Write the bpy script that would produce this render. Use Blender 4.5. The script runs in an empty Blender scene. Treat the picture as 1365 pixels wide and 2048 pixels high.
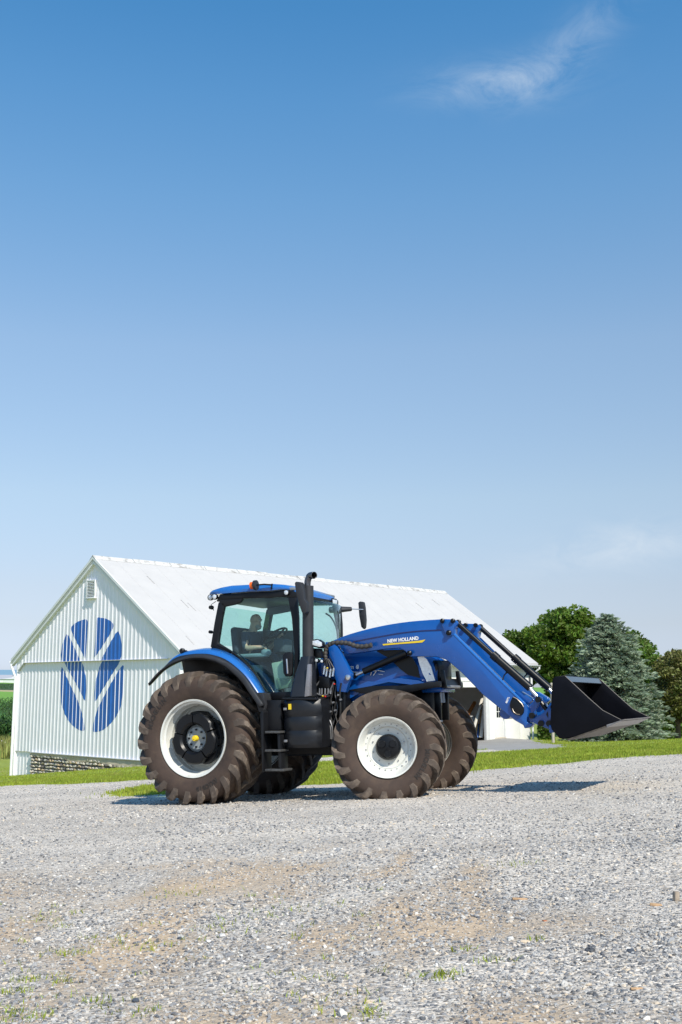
import bpy, bmesh, math, random
import numpy as np
from mathutils import Vector, Matrix, noise as mnoise
random.seed(7); RNG = np.random.default_rng(11)
sc = bpy.context.scene
col = sc.collection
rad = math.radians
# ------------------------------------------------------------------ camera
F, HOR, CAMZ = 2181.65, 1375.0, 1.6955      # focal length and horizon in photo pixels, lens height above the rear tyre's contact
PITCH = math.atan((HOR - 1024) / F)
cd = bpy.data.cameras.new('camera'); cam = bpy.data.objects.new('camera', cd); col.objects.link(cam)
cd.sensor_fit = 'VERTICAL'; cd.sensor_height = 36; cd.lens = F / 2048 * 36
cd.clip_start = .1; cd.clip_end = 6000
cam.location = (0, 0, CAMZ); cam.rotation_euler = (math.pi / 2 + PITCH, 0, 0)
sc.camera = cam
# ------------------------------------------------------------------ sky, sun, exposure
SUN_AZ, SUN_EL = rad(150), rad(46)
w = bpy.data.worlds.new('World'); sc.world = w; w.use_nodes = True
nt = w.node_tree; nt.nodes.clear()
def N(nt, t, **k):
    n = nt.nodes.new(t)
    for a, b in k.items():
        if a in n.inputs.keys(): n.inputs[a].default_value = b
        else: setattr(n, a, b)
    return n
sky = N(nt, 'ShaderNodeTexSky', sky_type='NISHITA', sun_disc=False, sun_elevation=SUN_EL, sun_rotation=SUN_AZ,
        air_density=1.0, dust_density=.35, ozone_density=2.0, altitude=100)
bg = N(nt, 'ShaderNodeBackground'); bg.inputs[1].default_value = .15
out = N(nt, 'ShaderNodeOutputWorld')
tc = N(nt, 'ShaderNodeTexCoord')
def math_n(nt, op, a, b=None, c=None):
    n = nt.nodes.new('ShaderNodeMath'); n.operation = op
    for i, v in enumerate((a, b, c)):
        if v is None: continue
        if hasattr(v, 'links'): nt.links.new(v, n.inputs[i])
        else: n.inputs[i].default_value = v
    return n.outputs[0]
# thin cirrus: noise on the sky dome, stretched; it thickens round one streak high on the right and a faint one low on the right
def streak(cx, cz, ang, ra, rb):
    mp = N(nt, 'ShaderNodeMapping', vector_type='POINT'); sp = N(nt, 'ShaderNodeSeparateXYZ'); nt.links.new(tc.outputs['Generated'], sp.inputs[0])
    x = math_n(nt, 'DIVIDE', sp.outputs[0], sp.outputs[1]); z = math_n(nt, 'DIVIDE', sp.outputs[2], sp.outputs[1])
    x = math_n(nt, 'SUBTRACT', x, cx); z = math_n(nt, 'SUBTRACT', z, cz)
    c, s = math.cos(ang), math.sin(ang)
    u = math_n(nt, 'ADD', math_n(nt, 'MULTIPLY', x, c / ra), math_n(nt, 'MULTIPLY', z, s / ra))
    v = math_n(nt, 'ADD', math_n(nt, 'MULTIPLY', x, -s / rb), math_n(nt, 'MULTIPLY', z, c / rb))
    r = math_n(nt, 'ADD', math_n(nt, 'MULTIPLY', u, u), math_n(nt, 'MULTIPLY', v, v))
    front = math_n(nt, 'GREATER_THAN', sp.outputs[1], .05)
    return math_n(nt, 'MULTIPLY', math_n(nt, 'EXPONENT', math_n(nt, 'MULTIPLY', r, -1.0)), front)
mpn = N(nt, 'ShaderNodeMapping'); mpn.inputs['Scale'].default_value = (5, 5, 11); mpn.inputs['Rotation'].default_value = (0, -.45, 0)
nt.links.new(tc.outputs['Generated'], mpn.inputs[0])
cn = N(nt, 'ShaderNodeTexNoise', Scale=2.6, Detail=9.0, Roughness=.66, Distortion=.9); nt.links.new(mpn.outputs[0], cn.inputs['Vector'])
nz = math_n(nt, 'MULTIPLY', math_n(nt, 'SUBTRACT', cn.outputs['Fac'], .36), 2.6); nz = math_n(nt, 'MAXIMUM', nz, 0)
def px_dir(px, py):
    x, y = (px - 682.5) / F, -(py - 1024) / F
    d = (math.cos(PITCH) - y * math.sin(PITCH), math.sin(PITCH) + y * math.cos(PITCH))
    return x / d[0], d[1] / d[0]
s1 = streak(*px_dir(1000, 165), rad(6), .068, .022)
s1b = streak(*px_dir(1150, 85), rad(42), .062, .022)
s2 = streak(*px_dir(1240, 1095), rad(10), .10, .020)
m = math_n(nt, 'MULTIPLY', nz, math_n(nt, 'ADD', math_n(nt, 'ADD', math_n(nt, 'MULTIPLY', s1, .62), math_n(nt, 'MULTIPLY', s1b, .45)), math_n(nt, 'MULTIPLY', s2, .95)))
m = math_n(nt, 'MINIMUM', m, .8)
mixc = N(nt, 'ShaderNodeMix', data_type='RGBA'); nt.links.new(m, mixc.inputs[0])
# summer haze: the sky pales and dims evenly towards the horizon and deepens overhead, all round
spz = N(nt, 'ShaderNodeSeparateXYZ'); nt.links.new(tc.outputs['Generated'], spz.inputs[0])
hz = N(nt, 'ShaderNodeValToRGB'); nt.links.new(spz.outputs[2], hz.inputs[0]); el = hz.color_ramp.elements
HZ = [(0, (.36, .42, .64)), (.02, (.405, .45, .68)), (.056, (.475, .453, .55)), (.088, (.555, .50, .54)), (.17, (.74, .67, .622)), (.302, (.825, .82, .77)), (.424, (.635, .865, .90)), (.497, (.50, .855, .955)), (.56, (.37, .81, .965)), (1, (.31, .77, .96))]
el[0].position = HZ[0][0]; el[0].color = (*HZ[0][1], 1); el[1].position = 1; el[1].color = (*HZ[-1][1], 1)
for p_, c_ in HZ[1:-1]: e_ = el.new(p_); e_.color = (*c_, 1)
hm = N(nt, 'ShaderNodeMix', data_type='RGBA', blend_type='MULTIPLY'); hm.inputs[0].default_value = 1; nt.links.new(sky.outputs[0], hm.inputs[6]); nt.links.new(hz.outputs[0], hm.inputs[7])
nt.links.new(hm.outputs[2], mixc.inputs[6])
mixc.inputs[7].default_value = (3.2, 3.7, 4.25, 1)
nt.links.new(mixc.outputs[2], bg.inputs[0]); nt.links.new(bg.outputs[0], out.inputs[0])
sl = bpy.data.lights.new('sun', 'SUN'); sun = bpy.data.objects.new('sun', sl); col.objects.link(sun)
sl.energy = 3.9; sl.angle = rad(.53); sl.color = (1, .925, .80)
sd = Vector((math.sin(SUN_AZ) * math.cos(SUN_EL), math.cos(SUN_AZ) * math.cos(SUN_EL), math.sin(SUN_EL)))
sun.rotation_euler = sd.to_track_quat('Z', 'Y').to_euler(); sun.location = (20, -20, 40)
vs = sc.view_settings; vs.view_transform = 'Standard'; vs.look = 'None'; vs.gamma = 1; vs.use_curve_mapping = False; vs.exposure = 0.45
sc.cycles.use_denoising = True
try: sc.cycles.denoiser = 'OPENIMAGEDENOISE'
except Exception: pass
sc.cycles.max_bounces = 8; sc.cycles.transparent_max_bounces = 16

# ------------------------------------------------------------------ photo pixel -> direction -> point
cp_, sp_ = math.cos(PITCH), math.sin(PITCH)
def ray(px, py):
    x, y = (px - 682.5) / F, -(py - 1024) / F
    return np.array([x, cp_ - y * sp_, sp_ + y * cp_])
CAM = np.array([0, 0, CAMZ])
def at(px, py, D):
    d = ray(px, py); return CAM + d * (D / d[1])
def proj(P):
    q = np.asarray(P, float) - CAM
    d = q[..., 1] * cp_ + q[..., 2] * sp_; u = -q[..., 1] * sp_ + q[..., 2] * cp_
    return np.stack([682.5 + F * q[..., 0] / d, 1024 - F * u / d], -1)

# ------------------------------------------------------------------ materials
MATS = {}
def mat(name, c, rough=.5, metal=0.0, var=.08, scale=6.0, bump=0.0, bscale=60.0, c2=None, spec=.5, coat=0.0, island=0.0, c3=None, s3=1.2, t3=.55, dist=.02):
    if name in MATS: return MATS[name]
    m = bpy.data.materials.new(name); m.use_nodes = True; nt = m.node_tree; b = nt.nodes['Principled BSDF']
    tcn = N(nt, 'ShaderNodeTexCoord')
    nz = N(nt, 'ShaderNodeTexNoise', Scale=scale, Detail=5.0, Roughness=.6); nt.links.new(tcn.outputs['Object'], nz.inputs['Vector'])
    rp = N(nt, 'ShaderNodeValToRGB'); nt.links.new(nz.outputs['Fac'], rp.inputs[0])
    a = np.array(c); c2 = np.array(c2 if c2 is not None else a * (1 + var))
    if var or c2 is not None:
        rp.color_ramp.elements[0].color = (*(a * (1 - var)), 1); rp.color_ramp.elements[1].color = (*np.minimum(c2, 1), 1)
        rp.color_ramp.elements[0].position = .3; rp.color_ramp.elements[1].position = .7
    o = rp.outputs[0]
    if c3 is not None:       # a second tone in patches: dust, stains, wear
        n3 = N(nt, 'ShaderNodeTexNoise', Scale=s3, Detail=6.0, Roughness=.7, Distortion=.3); nt.links.new(tcn.outputs['Object'], n3.inputs['Vector'])
        r3 = N(nt, 'ShaderNodeValToRGB'); nt.links.new(n3.outputs['Fac'], r3.inputs[0])
        r3.color_ramp.elements[0].position = t3; r3.color_ramp.elements[1].position = min(1, t3 + .22)
        mx = N(nt, 'ShaderNodeMix', data_type='RGBA'); nt.links.new(r3.outputs[0], mx.inputs[0]); nt.links.new(o, mx.inputs[6]); mx.inputs[7].default_value = (*c3, 1)
        o = mx.outputs[2]
    if island:
        g = N(nt, 'ShaderNodeNewGeometry'); h = N(nt, 'ShaderNodeHueSaturation'); nt.links.new(o, h.inputs['Color'])
        mr = N(nt, 'ShaderNodeMapRange'); nt.links.new(g.outputs['Random Per Island'], mr.inputs[0]); mr.inputs[3].default_value = 1 - island; mr.inputs[4].default_value = 1 + island
        nt.links.new(mr.outputs[0], h.inputs['Value'])
        mr2 = N(nt, 'ShaderNodeMapRange'); nt.links.new(g.outputs['Random Per Island'], mr2.inputs[0]); mr2.inputs[3].default_value = .5 - island * .06; mr2.inputs[4].default_value = .5 + island * .05
        nt.links.new(mr2.outputs[0], h.inputs['Hue']); o = h.outputs[0]
    nt.links.new(o, b.inputs['Base Color'])
    b.inputs['Roughness'].default_value = rough; b.inputs['Metallic'].default_value = metal
    b.inputs['Specular IOR Level'].default_value = spec; b.inputs['Coat Weight'].default_value = coat; b.inputs['Coat Roughness'].default_value = .05
    if rough > .2:
        rr = N(nt, 'ShaderNodeMapRange'); nt.links.new(nz.outputs['Fac'], rr.inputs[0]); rr.inputs[3].default_value = max(0.02, rough - .1); rr.inputs[4].default_value = min(1, rough + .1); nt.links.new(rr.outputs[0], b.inputs['Roughness'])
    if bump:
        n2 = N(nt, 'ShaderNodeTexNoise', Scale=bscale, Detail=4.0); nt.links.new(tcn.outputs['Object'], n2.inputs['Vector'])
        bp = N(nt, 'ShaderNodeBump', Strength=bump, Distance=dist); nt.links.new(n2.outputs['Fac'], bp.inputs['Height']); nt.links.new(bp.outputs[0], b.inputs['Normal'])
    MATS[name] = m; return m
def glass_mat(name, tint, refl=.06):
    if name in MATS: return MATS[name]
    m = bpy.data.materials.new(name); m.use_nodes = True; nt = m.node_tree; nt.nodes.clear()
    o = N(nt, 'ShaderNodeOutputMaterial'); t = N(nt, 'ShaderNodeBsdfTransparent'); t.inputs[0].default_value = (*tint, 1)
    g = N(nt, 'ShaderNodeBsdfGlossy'); g.inputs['Roughness'].default_value = .02; g.inputs[0].default_value = (.95, 1, 1, 1)
    fr = N(nt, 'ShaderNodeLayerWeight', Blend=.5); mx = N(nt, 'ShaderNodeMixShader')
    f2 = math_n(nt, 'ADD', math_n(nt, 'MULTIPLY', math_n(nt, 'POWER', fr.outputs['Facing'], 5.0), .9), refl + .02)
    nt.links.new(f2, mx.inputs[0]); nt.links.new(t.outputs[0], mx.inputs[1]); nt.links.new(g.outputs[0], mx.inputs[2]); nt.links.new(mx.outputs[0], o.inputs[0])
    MATS[name] = m; return m
def leafy(m, amt=.3):
    nt = m.node_tree; b = nt.nodes['Principled BSDF']; o = nt.nodes['Material Output']; src = b.inputs['Base Color'].links[0].from_socket
    t = N(nt, 'ShaderNodeBsdfTranslucent'); nt.links.new(src, t.inputs[0]); mx = N(nt, 'ShaderNodeMixShader'); mx.inputs[0].default_value = amt
    nt.links.new(b.outputs[0], mx.inputs[1]); nt.links.new(t.outputs[0], mx.inputs[2]); nt.links.new(mx.outputs[0], o.inputs[0]); return m
BLUE = mat('blue_paint', (.004, .078, .325), .24, var=.05, coat=.5, c3=(.022, .092, .31), s3=2.5, t3=.58)
BLUE2 = mat('blue_cab_paint', (.018, .13, .43), .26, var=.03, coat=.4, c3=(.06, .15, .38), s3=3, t3=.6)
BLACK = mat('black_plastic', (.0075, .008, .010), .45, var=.25, spec=.32, bump=.05, bscale=300, c3=(.03, .028, .026), s3=3, t3=.62)
BLACKP = mat('black_paint', (.004, .0045, .006), .36, var=.25, spec=.35)
GREYP = mat('charcoal_plastic', (.026, .027, .031), .5, var=.15, spec=.4)
RUBBER = mat('tyre_rubber', (.055, .035, .026), .8, var=.2, scale=9, bump=.12, bscale=90, c3=(.085, .056, .038), s3=3.5, t3=.5)
TREAD = mat('tread_rubber', (.078, .058, .045), .75, var=.22, scale=7, bump=.1, bscale=80, c3=(.20, .155, .115), s3=5, t3=.49)
LETTER = mat('tyre_lettering', (.026, .020, .017), .75, var=.1)
WHITEP = mat('white_rim_paint', (.66, .665, .62), .42, var=.04, c3=(.42, .38, .30), s3=7, t3=.55)
STEEL = mat('bright_steel', (.62, .63, .64), .28, metal=.9, var=.06)
DSTEEL = mat('worn_steel', (.30, .30, .31), .45, metal=.6, var=.2)
YELLOW = mat('yellow_paint', (.78, .56, .02), .45, var=.04)
ORANGE = mat('orange_lens', (.85, .14, .01), .2, var=.06)
REDP = mat('red_cap', (.6, .03, .02), .4)
WHITE = mat('white_print', (.82, .82, .82), .5, var=.02)
LAMP = mat('lamp_lens', (.75, .78, .8), .12, metal=.35, var=.15, scale=40)
HOSE = mat('black_hose', (.016, .016, .017), .55, var=.2)
CREAM = mat('cream_panel', (.55, .56, .42), .6, var=.05)
INTER = mat('cab_interior_grey', (.06, .08, .10), .6, var=.1)
GLASS = glass_mat('cab_glass', (.80, .935, .925), .02)
WSGLASS = glass_mat('windshield_glass', (.86, .95, .95), .02)

# ------------------------------------------------------------------ mesh helpers
class MB:
    def __init__(s): s.v = []; s.f = []; s.m = []
    def add(s, v, f, mi=0):
        o = len(s.v); s.v += [tuple(map(float, p)) for p in v]; s.f += [tuple(i + o for i in q) for q in f]; s.m += [mi] * len(f); return s
    def bm(s, bm, mi=0):
        bm.verts.ensure_lookup_table(); bm.verts.index_update()
        s.add([v.co for v in bm.verts], [[v.index for v in f.verts] for f in bm.faces], mi); bm.free(); return s
    def mirror(s):
        r = MB(); r.v = [(x, -y, z) for x, y, z in s.v]; r.f = [q[::-1] for q in s.f]; r.m = list(s.m); return r
    def box(s, c, d, bev=0.0, rot=None, mi=0, seg=2):
        b = bmesh.new(); bmesh.ops.create_cube(b, size=1)
        for v in b.verts: v.co = Vector((v.co.x * d[0], v.co.y * d[1], v.co.z * d[2]))
        if bev: bmesh.ops.bevel(b, geom=list(b.edges), offset=bev, segments=seg, profile=.5, affect='EDGES')
        M = Matrix.Translation(Vector(c)) @ (rot.to_4x4() if rot is not None else Matrix.Identity(4))
        b.transform(M); return s.bm(b, mi)
    def prism(s, xz, y0, y1, bev=0.0, mi=0, seg=2):
        b = bmesh.new(); vs = [b.verts.new((p[0], y0, p[1])) for p in xz]
        f = b.faces.new(vs); r = bmesh.ops.extrude_face_region(b, geom=[f])
        for v in r['geom']:
            if isinstance(v, bmesh.types.BMVert): v.co.y = y1
        bmesh.ops.recalc_face_normals(b, faces=b.faces)
        if bev:
            eds = [e for e in b.edges if len(e.link_faces) == 2 and e.calc_face_angle(0) > .6]
            bmesh.ops.bevel(b, geom=eds, offset=bev, segments=seg, profile=.5, affect='EDGES', clamp_overlap=True)
        return s.bm(b, mi)
    def tube(s, pts, r, n=10, cap=True, mi=0):
        pts = [Vector(p) for p in pts]; rs = r if isinstance(r, (list, tuple)) else [r] * len(pts)
        up = None; V = []; Fc = []
        for i, p in enumerate(pts):
            t = ((pts[min(i + 1, len(pts) - 1)] - pts[max(i - 1, 0)])).normalized()
            if up is None: up = t.orthogonal().normalized()
            else: up = (up - t * up.dot(t)).normalized()
            b = t.cross(up)
            for k in range(n):
                a = 2 * math.pi * k / n; V.append(p + (up * math.cos(a) + b * math.sin(a)) * rs[i])
        for i in range(len(pts) - 1):
            for k in range(n):
                Fc.append((i * n + k, i * n + (k + 1) % n, (i + 1) * n + (k + 1) % n, (i + 1) * n + k))
        if cap: Fc.append(tuple(range(n))[::-1]); Fc.append(tuple((len(pts) - 1) * n + k for k in range(n)))
        return s.add(V, Fc, mi)
    def lathe(s, prof, n=48, c=(0, 0, 0), mi=0):         # profile of (radius, y), axis y
        V = []; Fc = []
        for r, y in prof:
            for k in range(n):
                a = 2 * math.pi * k / n; V.append((c[0] + r * math.cos(a), c[1] + y, c[2] + r * math.sin(a)))
        for i in range(len(prof) - 1):
            for k in range(n): Fc.append((i * n + k, i * n + (k + 1) % n, (i + 1) * n + (k + 1) % n, (i + 1) * n + k))
        return s.add(V, Fc, mi)
    def grid(s, rows, close=False, mi=0):
        n = len(rows[0]); V = [p for r in rows for p in r]; Fc = []
        for i in range(len(rows) - 1):
            for k in range(n if close else n - 1): Fc.append((i * n + k, i * n + (k + 1) % n, (i + 1) * n + (k + 1) % n, (i + 1) * n + k))
        return s.add(V, Fc, mi)
    def build(s, name, mats, parent=None, smooth=35, recalc=True, solid=0.0, label=None):
        me = bpy.data.meshes.new(name); me.from_pydata(s.v, [], s.f)
        mats = mats if isinstance(mats, (list, tuple)) else [mats]
        for mm in mats: me.materials.append(mm)
        if len(mats) > 1: me.polygons.foreach_set('material_index', s.m)
        if recalc:
            b = bmesh.new(); b.from_mesh(me); bmesh.ops.recalc_face_normals(b, faces=b.faces); b.to_mesh(me); b.free()
        if smooth:
            me.polygons.foreach_set('use_smooth', [True] * len(me.polygons)); me.set_sharp_from_angle(angle=rad(smooth))
        o = bpy.data.objects.new(name, me); col.objects.link(o)
        if parent: o.parent = parent
        if solid:
            md = o.modifiers.new('thickness', 'SOLIDIFY'); md.thickness = solid; md.offset = 0
        if label: o['label'] = label
        return o
def empty(name, M, label=None, cat=None, group=None, parent=None):
    o = bpy.data.objects.new(name, None); col.objects.link(o); o.empty_display_size = .3
    if parent: o.parent = parent
    o.matrix_local = M
    tag(o, label, cat, group); return o
def tag(o, label=None, cat=None, group=None, kind=None):
    if label: o['label'] = label
    if cat: o['category'] = cat
    if group: o['group'] = group
    if kind: o['kind'] = kind
    return o
def raw(name, V, Fc, m, parent=None, smooth=False):
    V = np.asarray(V, np.float32); Fc = np.asarray(Fc, np.int32); k = Fc.shape[1]
    me = bpy.data.meshes.new(name); me.vertices.add(len(V)); me.vertices.foreach_set('co', V.ravel())
    me.loops.add(Fc.size); me.loops.foreach_set('vertex_index', Fc.ravel()); me.polygons.add(len(Fc))
    me.polygons.foreach_set('loop_start', np.arange(0, Fc.size, k, dtype=np.int32))
    if smooth: me.polygons.foreach_set('use_smooth', np.ones(len(Fc), bool))
    me.update(calc_edges=True); me.validate()
    for mm in (m if isinstance(m, (list, tuple)) else [m]): me.materials.append(mm)
    o = bpy.data.objects.new(name, me); col.objects.link(o)
    if parent: o.parent = parent
    return o
def spline(P, n, closed=False):
    P = np.asarray(P, float); k = len(P); O = []
    for i in range(k if closed else k - 1):
        g = lambda j: P[j % k] if closed else P[min(max(j, 0), k - 1)]
        p0, p1, p2, p3 = g(i - 1), g(i), g(i + 1), g(i + 2)
        for t in np.arange(n) / n:
            O.append(.5 * ((2 * p1) + (-p0 + p2) * t + (2 * p0 - 5 * p1 + 4 * p2 - p3) * t * t + (-p0 + 3 * p1 - 3 * p2 + p3) * t ** 3))
    if not closed: O.append(P[-1])
    return np.array(O)
def resample(P, n):
    P = np.asarray(P, float); d = np.r_[0, np.cumsum(np.linalg.norm(np.diff(P, axis=0), axis=1))]; t = np.linspace(0, d[-1], n)
    return np.stack([np.interp(t, d, P[:, i]) for i in range(P.shape[1])], -1)
def text_mesh(txt, size, extrude=.002, off=0.0, space=1.0, shear=0.0):
    cu = bpy.data.curves.new('lettering', 'FONT'); cu.body = txt; cu.size = size; cu.extrude = extrude; cu.offset = off; cu.space_character = space; cu.shear = shear
    cu.resolution_u = 3
    o = bpy.data.objects.new('lettering', cu); col.objects.link(o)
    dg = bpy.context.evaluated_depsgraph_get(); dg.update()
    me = bpy.data.meshes.new_from_object(o.evaluated_get(dg)); 
    V = np.array([v.co[:] for v in me.vertices]); Fc = [tuple(p.vertices) for p in me.polygons]
    bpy.data.objects.remove(o); bpy.data.curves.remove(cu); bpy.data.meshes.remove(me)
    return V, Fc
def inpoly(x, y, P):
    x = np.asarray(x); y = np.asarray(y); r = np.zeros(x.shape, bool); n = len(P)
    for i in range(n):
        (x1, y1), (x2, y2) = P[i], P[(i + 1) % n]
        if y1 == y2: continue
        c = ((y1 > y) != (y2 > y)) & (x < (x2 - x1) * (y - y1) / (y2 - y1) + x1); r ^= c
    return r
# ------------------------------------------------------------------ terrain: one tilted plane round the tractor, eased into the fields behind
def plane(X, Y): return .054 * (X + 1.63) * np.exp(-(np.maximum(np.abs(X) - 25, 0) / 60)) - .035 * (np.clip(Y, -3, 62) - 17.5)
ctrl = [at(24, 1563, 51.9), at(285, 1533, 43.6), at(1010, 1476, 56), at(1073, 1487, 59), at(1232, 1488, 52), at(1365, 1482, 60), at(1330, 1484, 75),
        at(0, 1500, 85), at(0, 1487, 95), at(0, 1416, 225), at(0, 1380, 420), at(0, 1364, 600), at(-700, 1487, 95), at(-700, 1416, 225), at(-700, 1380, 420), at(-700, 1364, 600),
        at(1000, 1440, 200), at(1365, 1440, 200), at(1365, 1400, 500), at(1800, 1400, 500), at(700, 1390, 600), at(1365, 1376, 2500), at(0, 1372, 2500), at(-900, 1372, 2500), at(2300, 1376, 2500)]
for X in (-30, -18, -12, -6, 0, 6, 12, 18, 30):
    for Y in (-20, 0, 8, 16, 24, 32): ctrl.append(np.array([X, Y, plane(np.array(float(X)), np.array(float(Y)))]))
ctrl = np.array(ctrl); CX = ctrl[:, :2]
_A = np.linalg.norm(CX[:, None] - CX[None], axis=-1); _A = np.block([[_A - 1e-3 * np.eye(len(CX)), np.ones((len(CX), 1))], [np.ones((1, len(CX))), np.zeros((1, 1))]])
_W = np.linalg.solve(_A, np.r_[ctrl[:, 2] - plane(CX[:, 0], CX[:, 1]), 0])
def hgt(X, Y):
    X = np.asarray(X, float); Y = np.asarray(Y, float); sh = X.shape; x = X.ravel(); y = Y.ravel(); o = np.empty(len(x))
    for i in range(0, len(x), 20000):
        s = slice(i, i + 20000); r = np.hypot(x[s, None] - CX[:, 0], y[s, None] - CX[:, 1]); o[s] = r @ _W[:-1] + _W[-1]
    return (o + plane(x, y)).reshape(sh)
def vnoise(X, Y, s, seed=0):           # smooth value noise
    x = np.asarray(X) / s + seed * 17.3; y = np.asarray(Y) / s - seed * 9.1; xi = np.floor(x); yi = np.floor(y); fx = x - xi; fy = y - yi
    h = lambda a, b: np.modf(np.abs(np.sin(a * 127.1 + b * 311.7 + seed) * 43758.5453))[0]
    fx = fx * fx * (3 - 2 * fx); fy = fy * fy * (3 - 2 * fy)
    return (h(xi, yi) * (1 - fx) + h(xi + 1, yi) * fx) * (1 - fy) + (h(xi, yi + 1) * (1 - fx) + h(xi + 1, yi + 1) * fx) * fy
def fbm(X, Y, s, seed=0): return (vnoise(X, Y, s, seed) + .5 * vnoise(X, Y, s / 2, seed + 1) + .25 * vnoise(X, Y, s / 4, seed + 2)) / 1.75
def pl(px, py):                        # pixel on the tilted ground plane
    d = ray(px, py); t = (CAMZ - .054 * 1.63 - .035 * 17.5) / (-d[2] + .054 * d[0] - .035 * d[1]); return (d * t)[:2]
P_low = [pl(*q) for q in ((214, 1592), (262, 1590), (320, 1588), (400, 1583), (520, 1575), (640, 1567), (700, 1564), (800, 1556), (940, 1544), (1098, 1529), (1177, 1520), (1262, 1514), (1365, 1507), (1500, 1499))]
P_up = [pl(*q) for q in ((234, 1583), (281, 1575), (330, 1568), (450, 1552), (560, 1535), (640, 1522), (700, 1520), (800, 1515), (950, 1508), (1050, 1501), (1130, 1498))]
R_end = P_low[-1]
ISLAND = P_low + [R_end + np.array([25, 4]), np.array([60, 40]), at(1150, 1494, 40)[:2]] + P_up[::-1]
LEFT = [pl(*q) for q in ((0, 1573), (75, 1570), (150, 1568.5), (210, 1565), (258, 1562), (305, 1560), (360, 1552))]
TRACK_BACK = [at(360, 1536, 38)[:2], at(560, 1515, 39)[:2], at(800, 1500, 40)[:2], at(950, 1496, 37)[:2], at(1000, 1492, 42)[:2]]
DRIVE = [at(860, 1487, 46)[:2], at(860, 1470, 58)[:2], at(1010, 1474, 57.5)[:2], at(1060, 1482, 58)[:2], at(1130, 1493, 41)[:2], at(1112, 1497, 33)[:2], at(1000, 1497, 37)[:2]]
LAWN_L = LEFT + TRACK_BACK[:2] + [at(560, 1500, 60)[:2], np.array([-30, 66]), np.array([-80, 70]), np.array([-80, 24]), np.array([-20, 25.5])]
def classify(X, Y):
    jx = (fbm(X, Y, .7, 3) - .5) * .75; jy = (fbm(X, Y, .7, 8) - .5) * 1.1
    x = X + jx; y = Y + jy
    k = np.zeros(X.shape, int)                                     # 0 gravel
    far = Y > 33 + 0 * X; k[far] = 1
    k[inpoly(x, y, ISLAND)] = 1; k[inpoly(x, y, LAWN_L)] = 1
    tr = inpoly(x, y, P_up + TRACK_BACK[::-1]); k[tr & (k != 1) | (tr & ~inpoly(x, y, ISLAND) & ~inpoly(x, y, LAWN_L))] = 0
    k[(X < -22) & (Y > 20)] = 1; k[(X > 16) & (Y > 26)] = 1
    k[inpoly(x, y, DRIVE)] = 2
    lf = X < -10
    k[(Y > 74) & lf] = 3; k[(Y > 94) & lf] = 4; k[(Y > 225)] = 5; k[(Y > 405) & (Y < 425)] = 6; k[(Y > 425) & (Y < 590)] = 4
    return k
def steps(a, b, d0, ca, cb, g):        # grid lines: spacing d0 between ca and cb, growing by g outside
    m = list(np.arange(ca, cb, d0)); x = cb; d = d0
    while x < b: m.append(x); d *= g; x += d
    m.append(b); x = ca; d = d0; l = []
    while x > a:
        d *= g; x -= d; l.append(max(x, a))
    return np.array(sorted(set(l)) + m)
xs = steps(-1600, 1600, .15, -9, 12, 1.10); ys = steps(-60, 3000, .15, 17, 33, 1.055)
GX, GY = np.meshgrid(xs, ys); GZ = hgt(GX, GY)
inner = np.exp(-((GX - 1) / 14) ** 2) * (GY < 34)
GZ = GZ + inner * ((fbm(GX, GY, 2.3, 5) - .5) * .05 + (fbm(GX, GY, .5, 6) - .5) * .014)
def gz(X, Y):
    X = np.asarray(X, float); Y = np.asarray(Y, float)
    ix = np.clip(np.searchsorted(xs, X) - 1, 0, len(xs) - 2); iy = np.clip(np.searchsorted(ys, Y) - 1, 0, len(ys) - 2)
    fx = (X - xs[ix]) / (xs[ix + 1] - xs[ix]); fy = (Y - ys[iy]) / (ys[iy + 1] - ys[iy])
    return (GZ[iy, ix] * (1 - fx) + GZ[iy, ix + 1] * fx) * (1 - fy) + (GZ[iy + 1, ix] * (1 - fx) + GZ[iy + 1, ix + 1] * fx) * fy
cxs = (xs[1:] + xs[:-1]) / 2; cys = (ys[1:] + ys[:-1]) / 2; KX, KY = np.meshgrid(cxs, cys); KL = classify(KX, KY)
def dirt_mask(X, Y):                   # bare soil: broad patches in the left foreground plus a few spots seen in the photo
    X = np.asarray(X, float); Y = np.asarray(Y, float)
    reg = np.clip(1.2 - (X + .1) / 2.0, 0, 1) * np.clip((11.5 - Y) / 4.0, 0, 1)
    m = np.clip((fbm(X * .75, Y, .33, 21) * .6 + fbm(X * .6, Y, 1.1, 22) * .4 - .405) * 4.2, 0, .95) * reg
    m = np.maximum(m, np.clip((fbm(X * .7, Y, .3, 33) - .55) * 5, 0, .8) * np.clip((6.2 - Y) / 2.0, 0, 1))
    for (px, py, rx, ry) in ((945, 1745, .42, .22), (330, 1709, .07, .05), (110, 1893, .34, .10), (480, 1935, .5, .14), (935, 1855, .22, .10), (800, 1722, .12, .08)):
        c = pl(px, py); m = np.maximum(m, np.clip(1.6 - 1.6 * np.hypot((X - c[0]) / rx, (Y - c[1]) / ry) - (fbm(X, Y, .15, 4) - .5) * 1.5, 0, 1))
    return m

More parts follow.
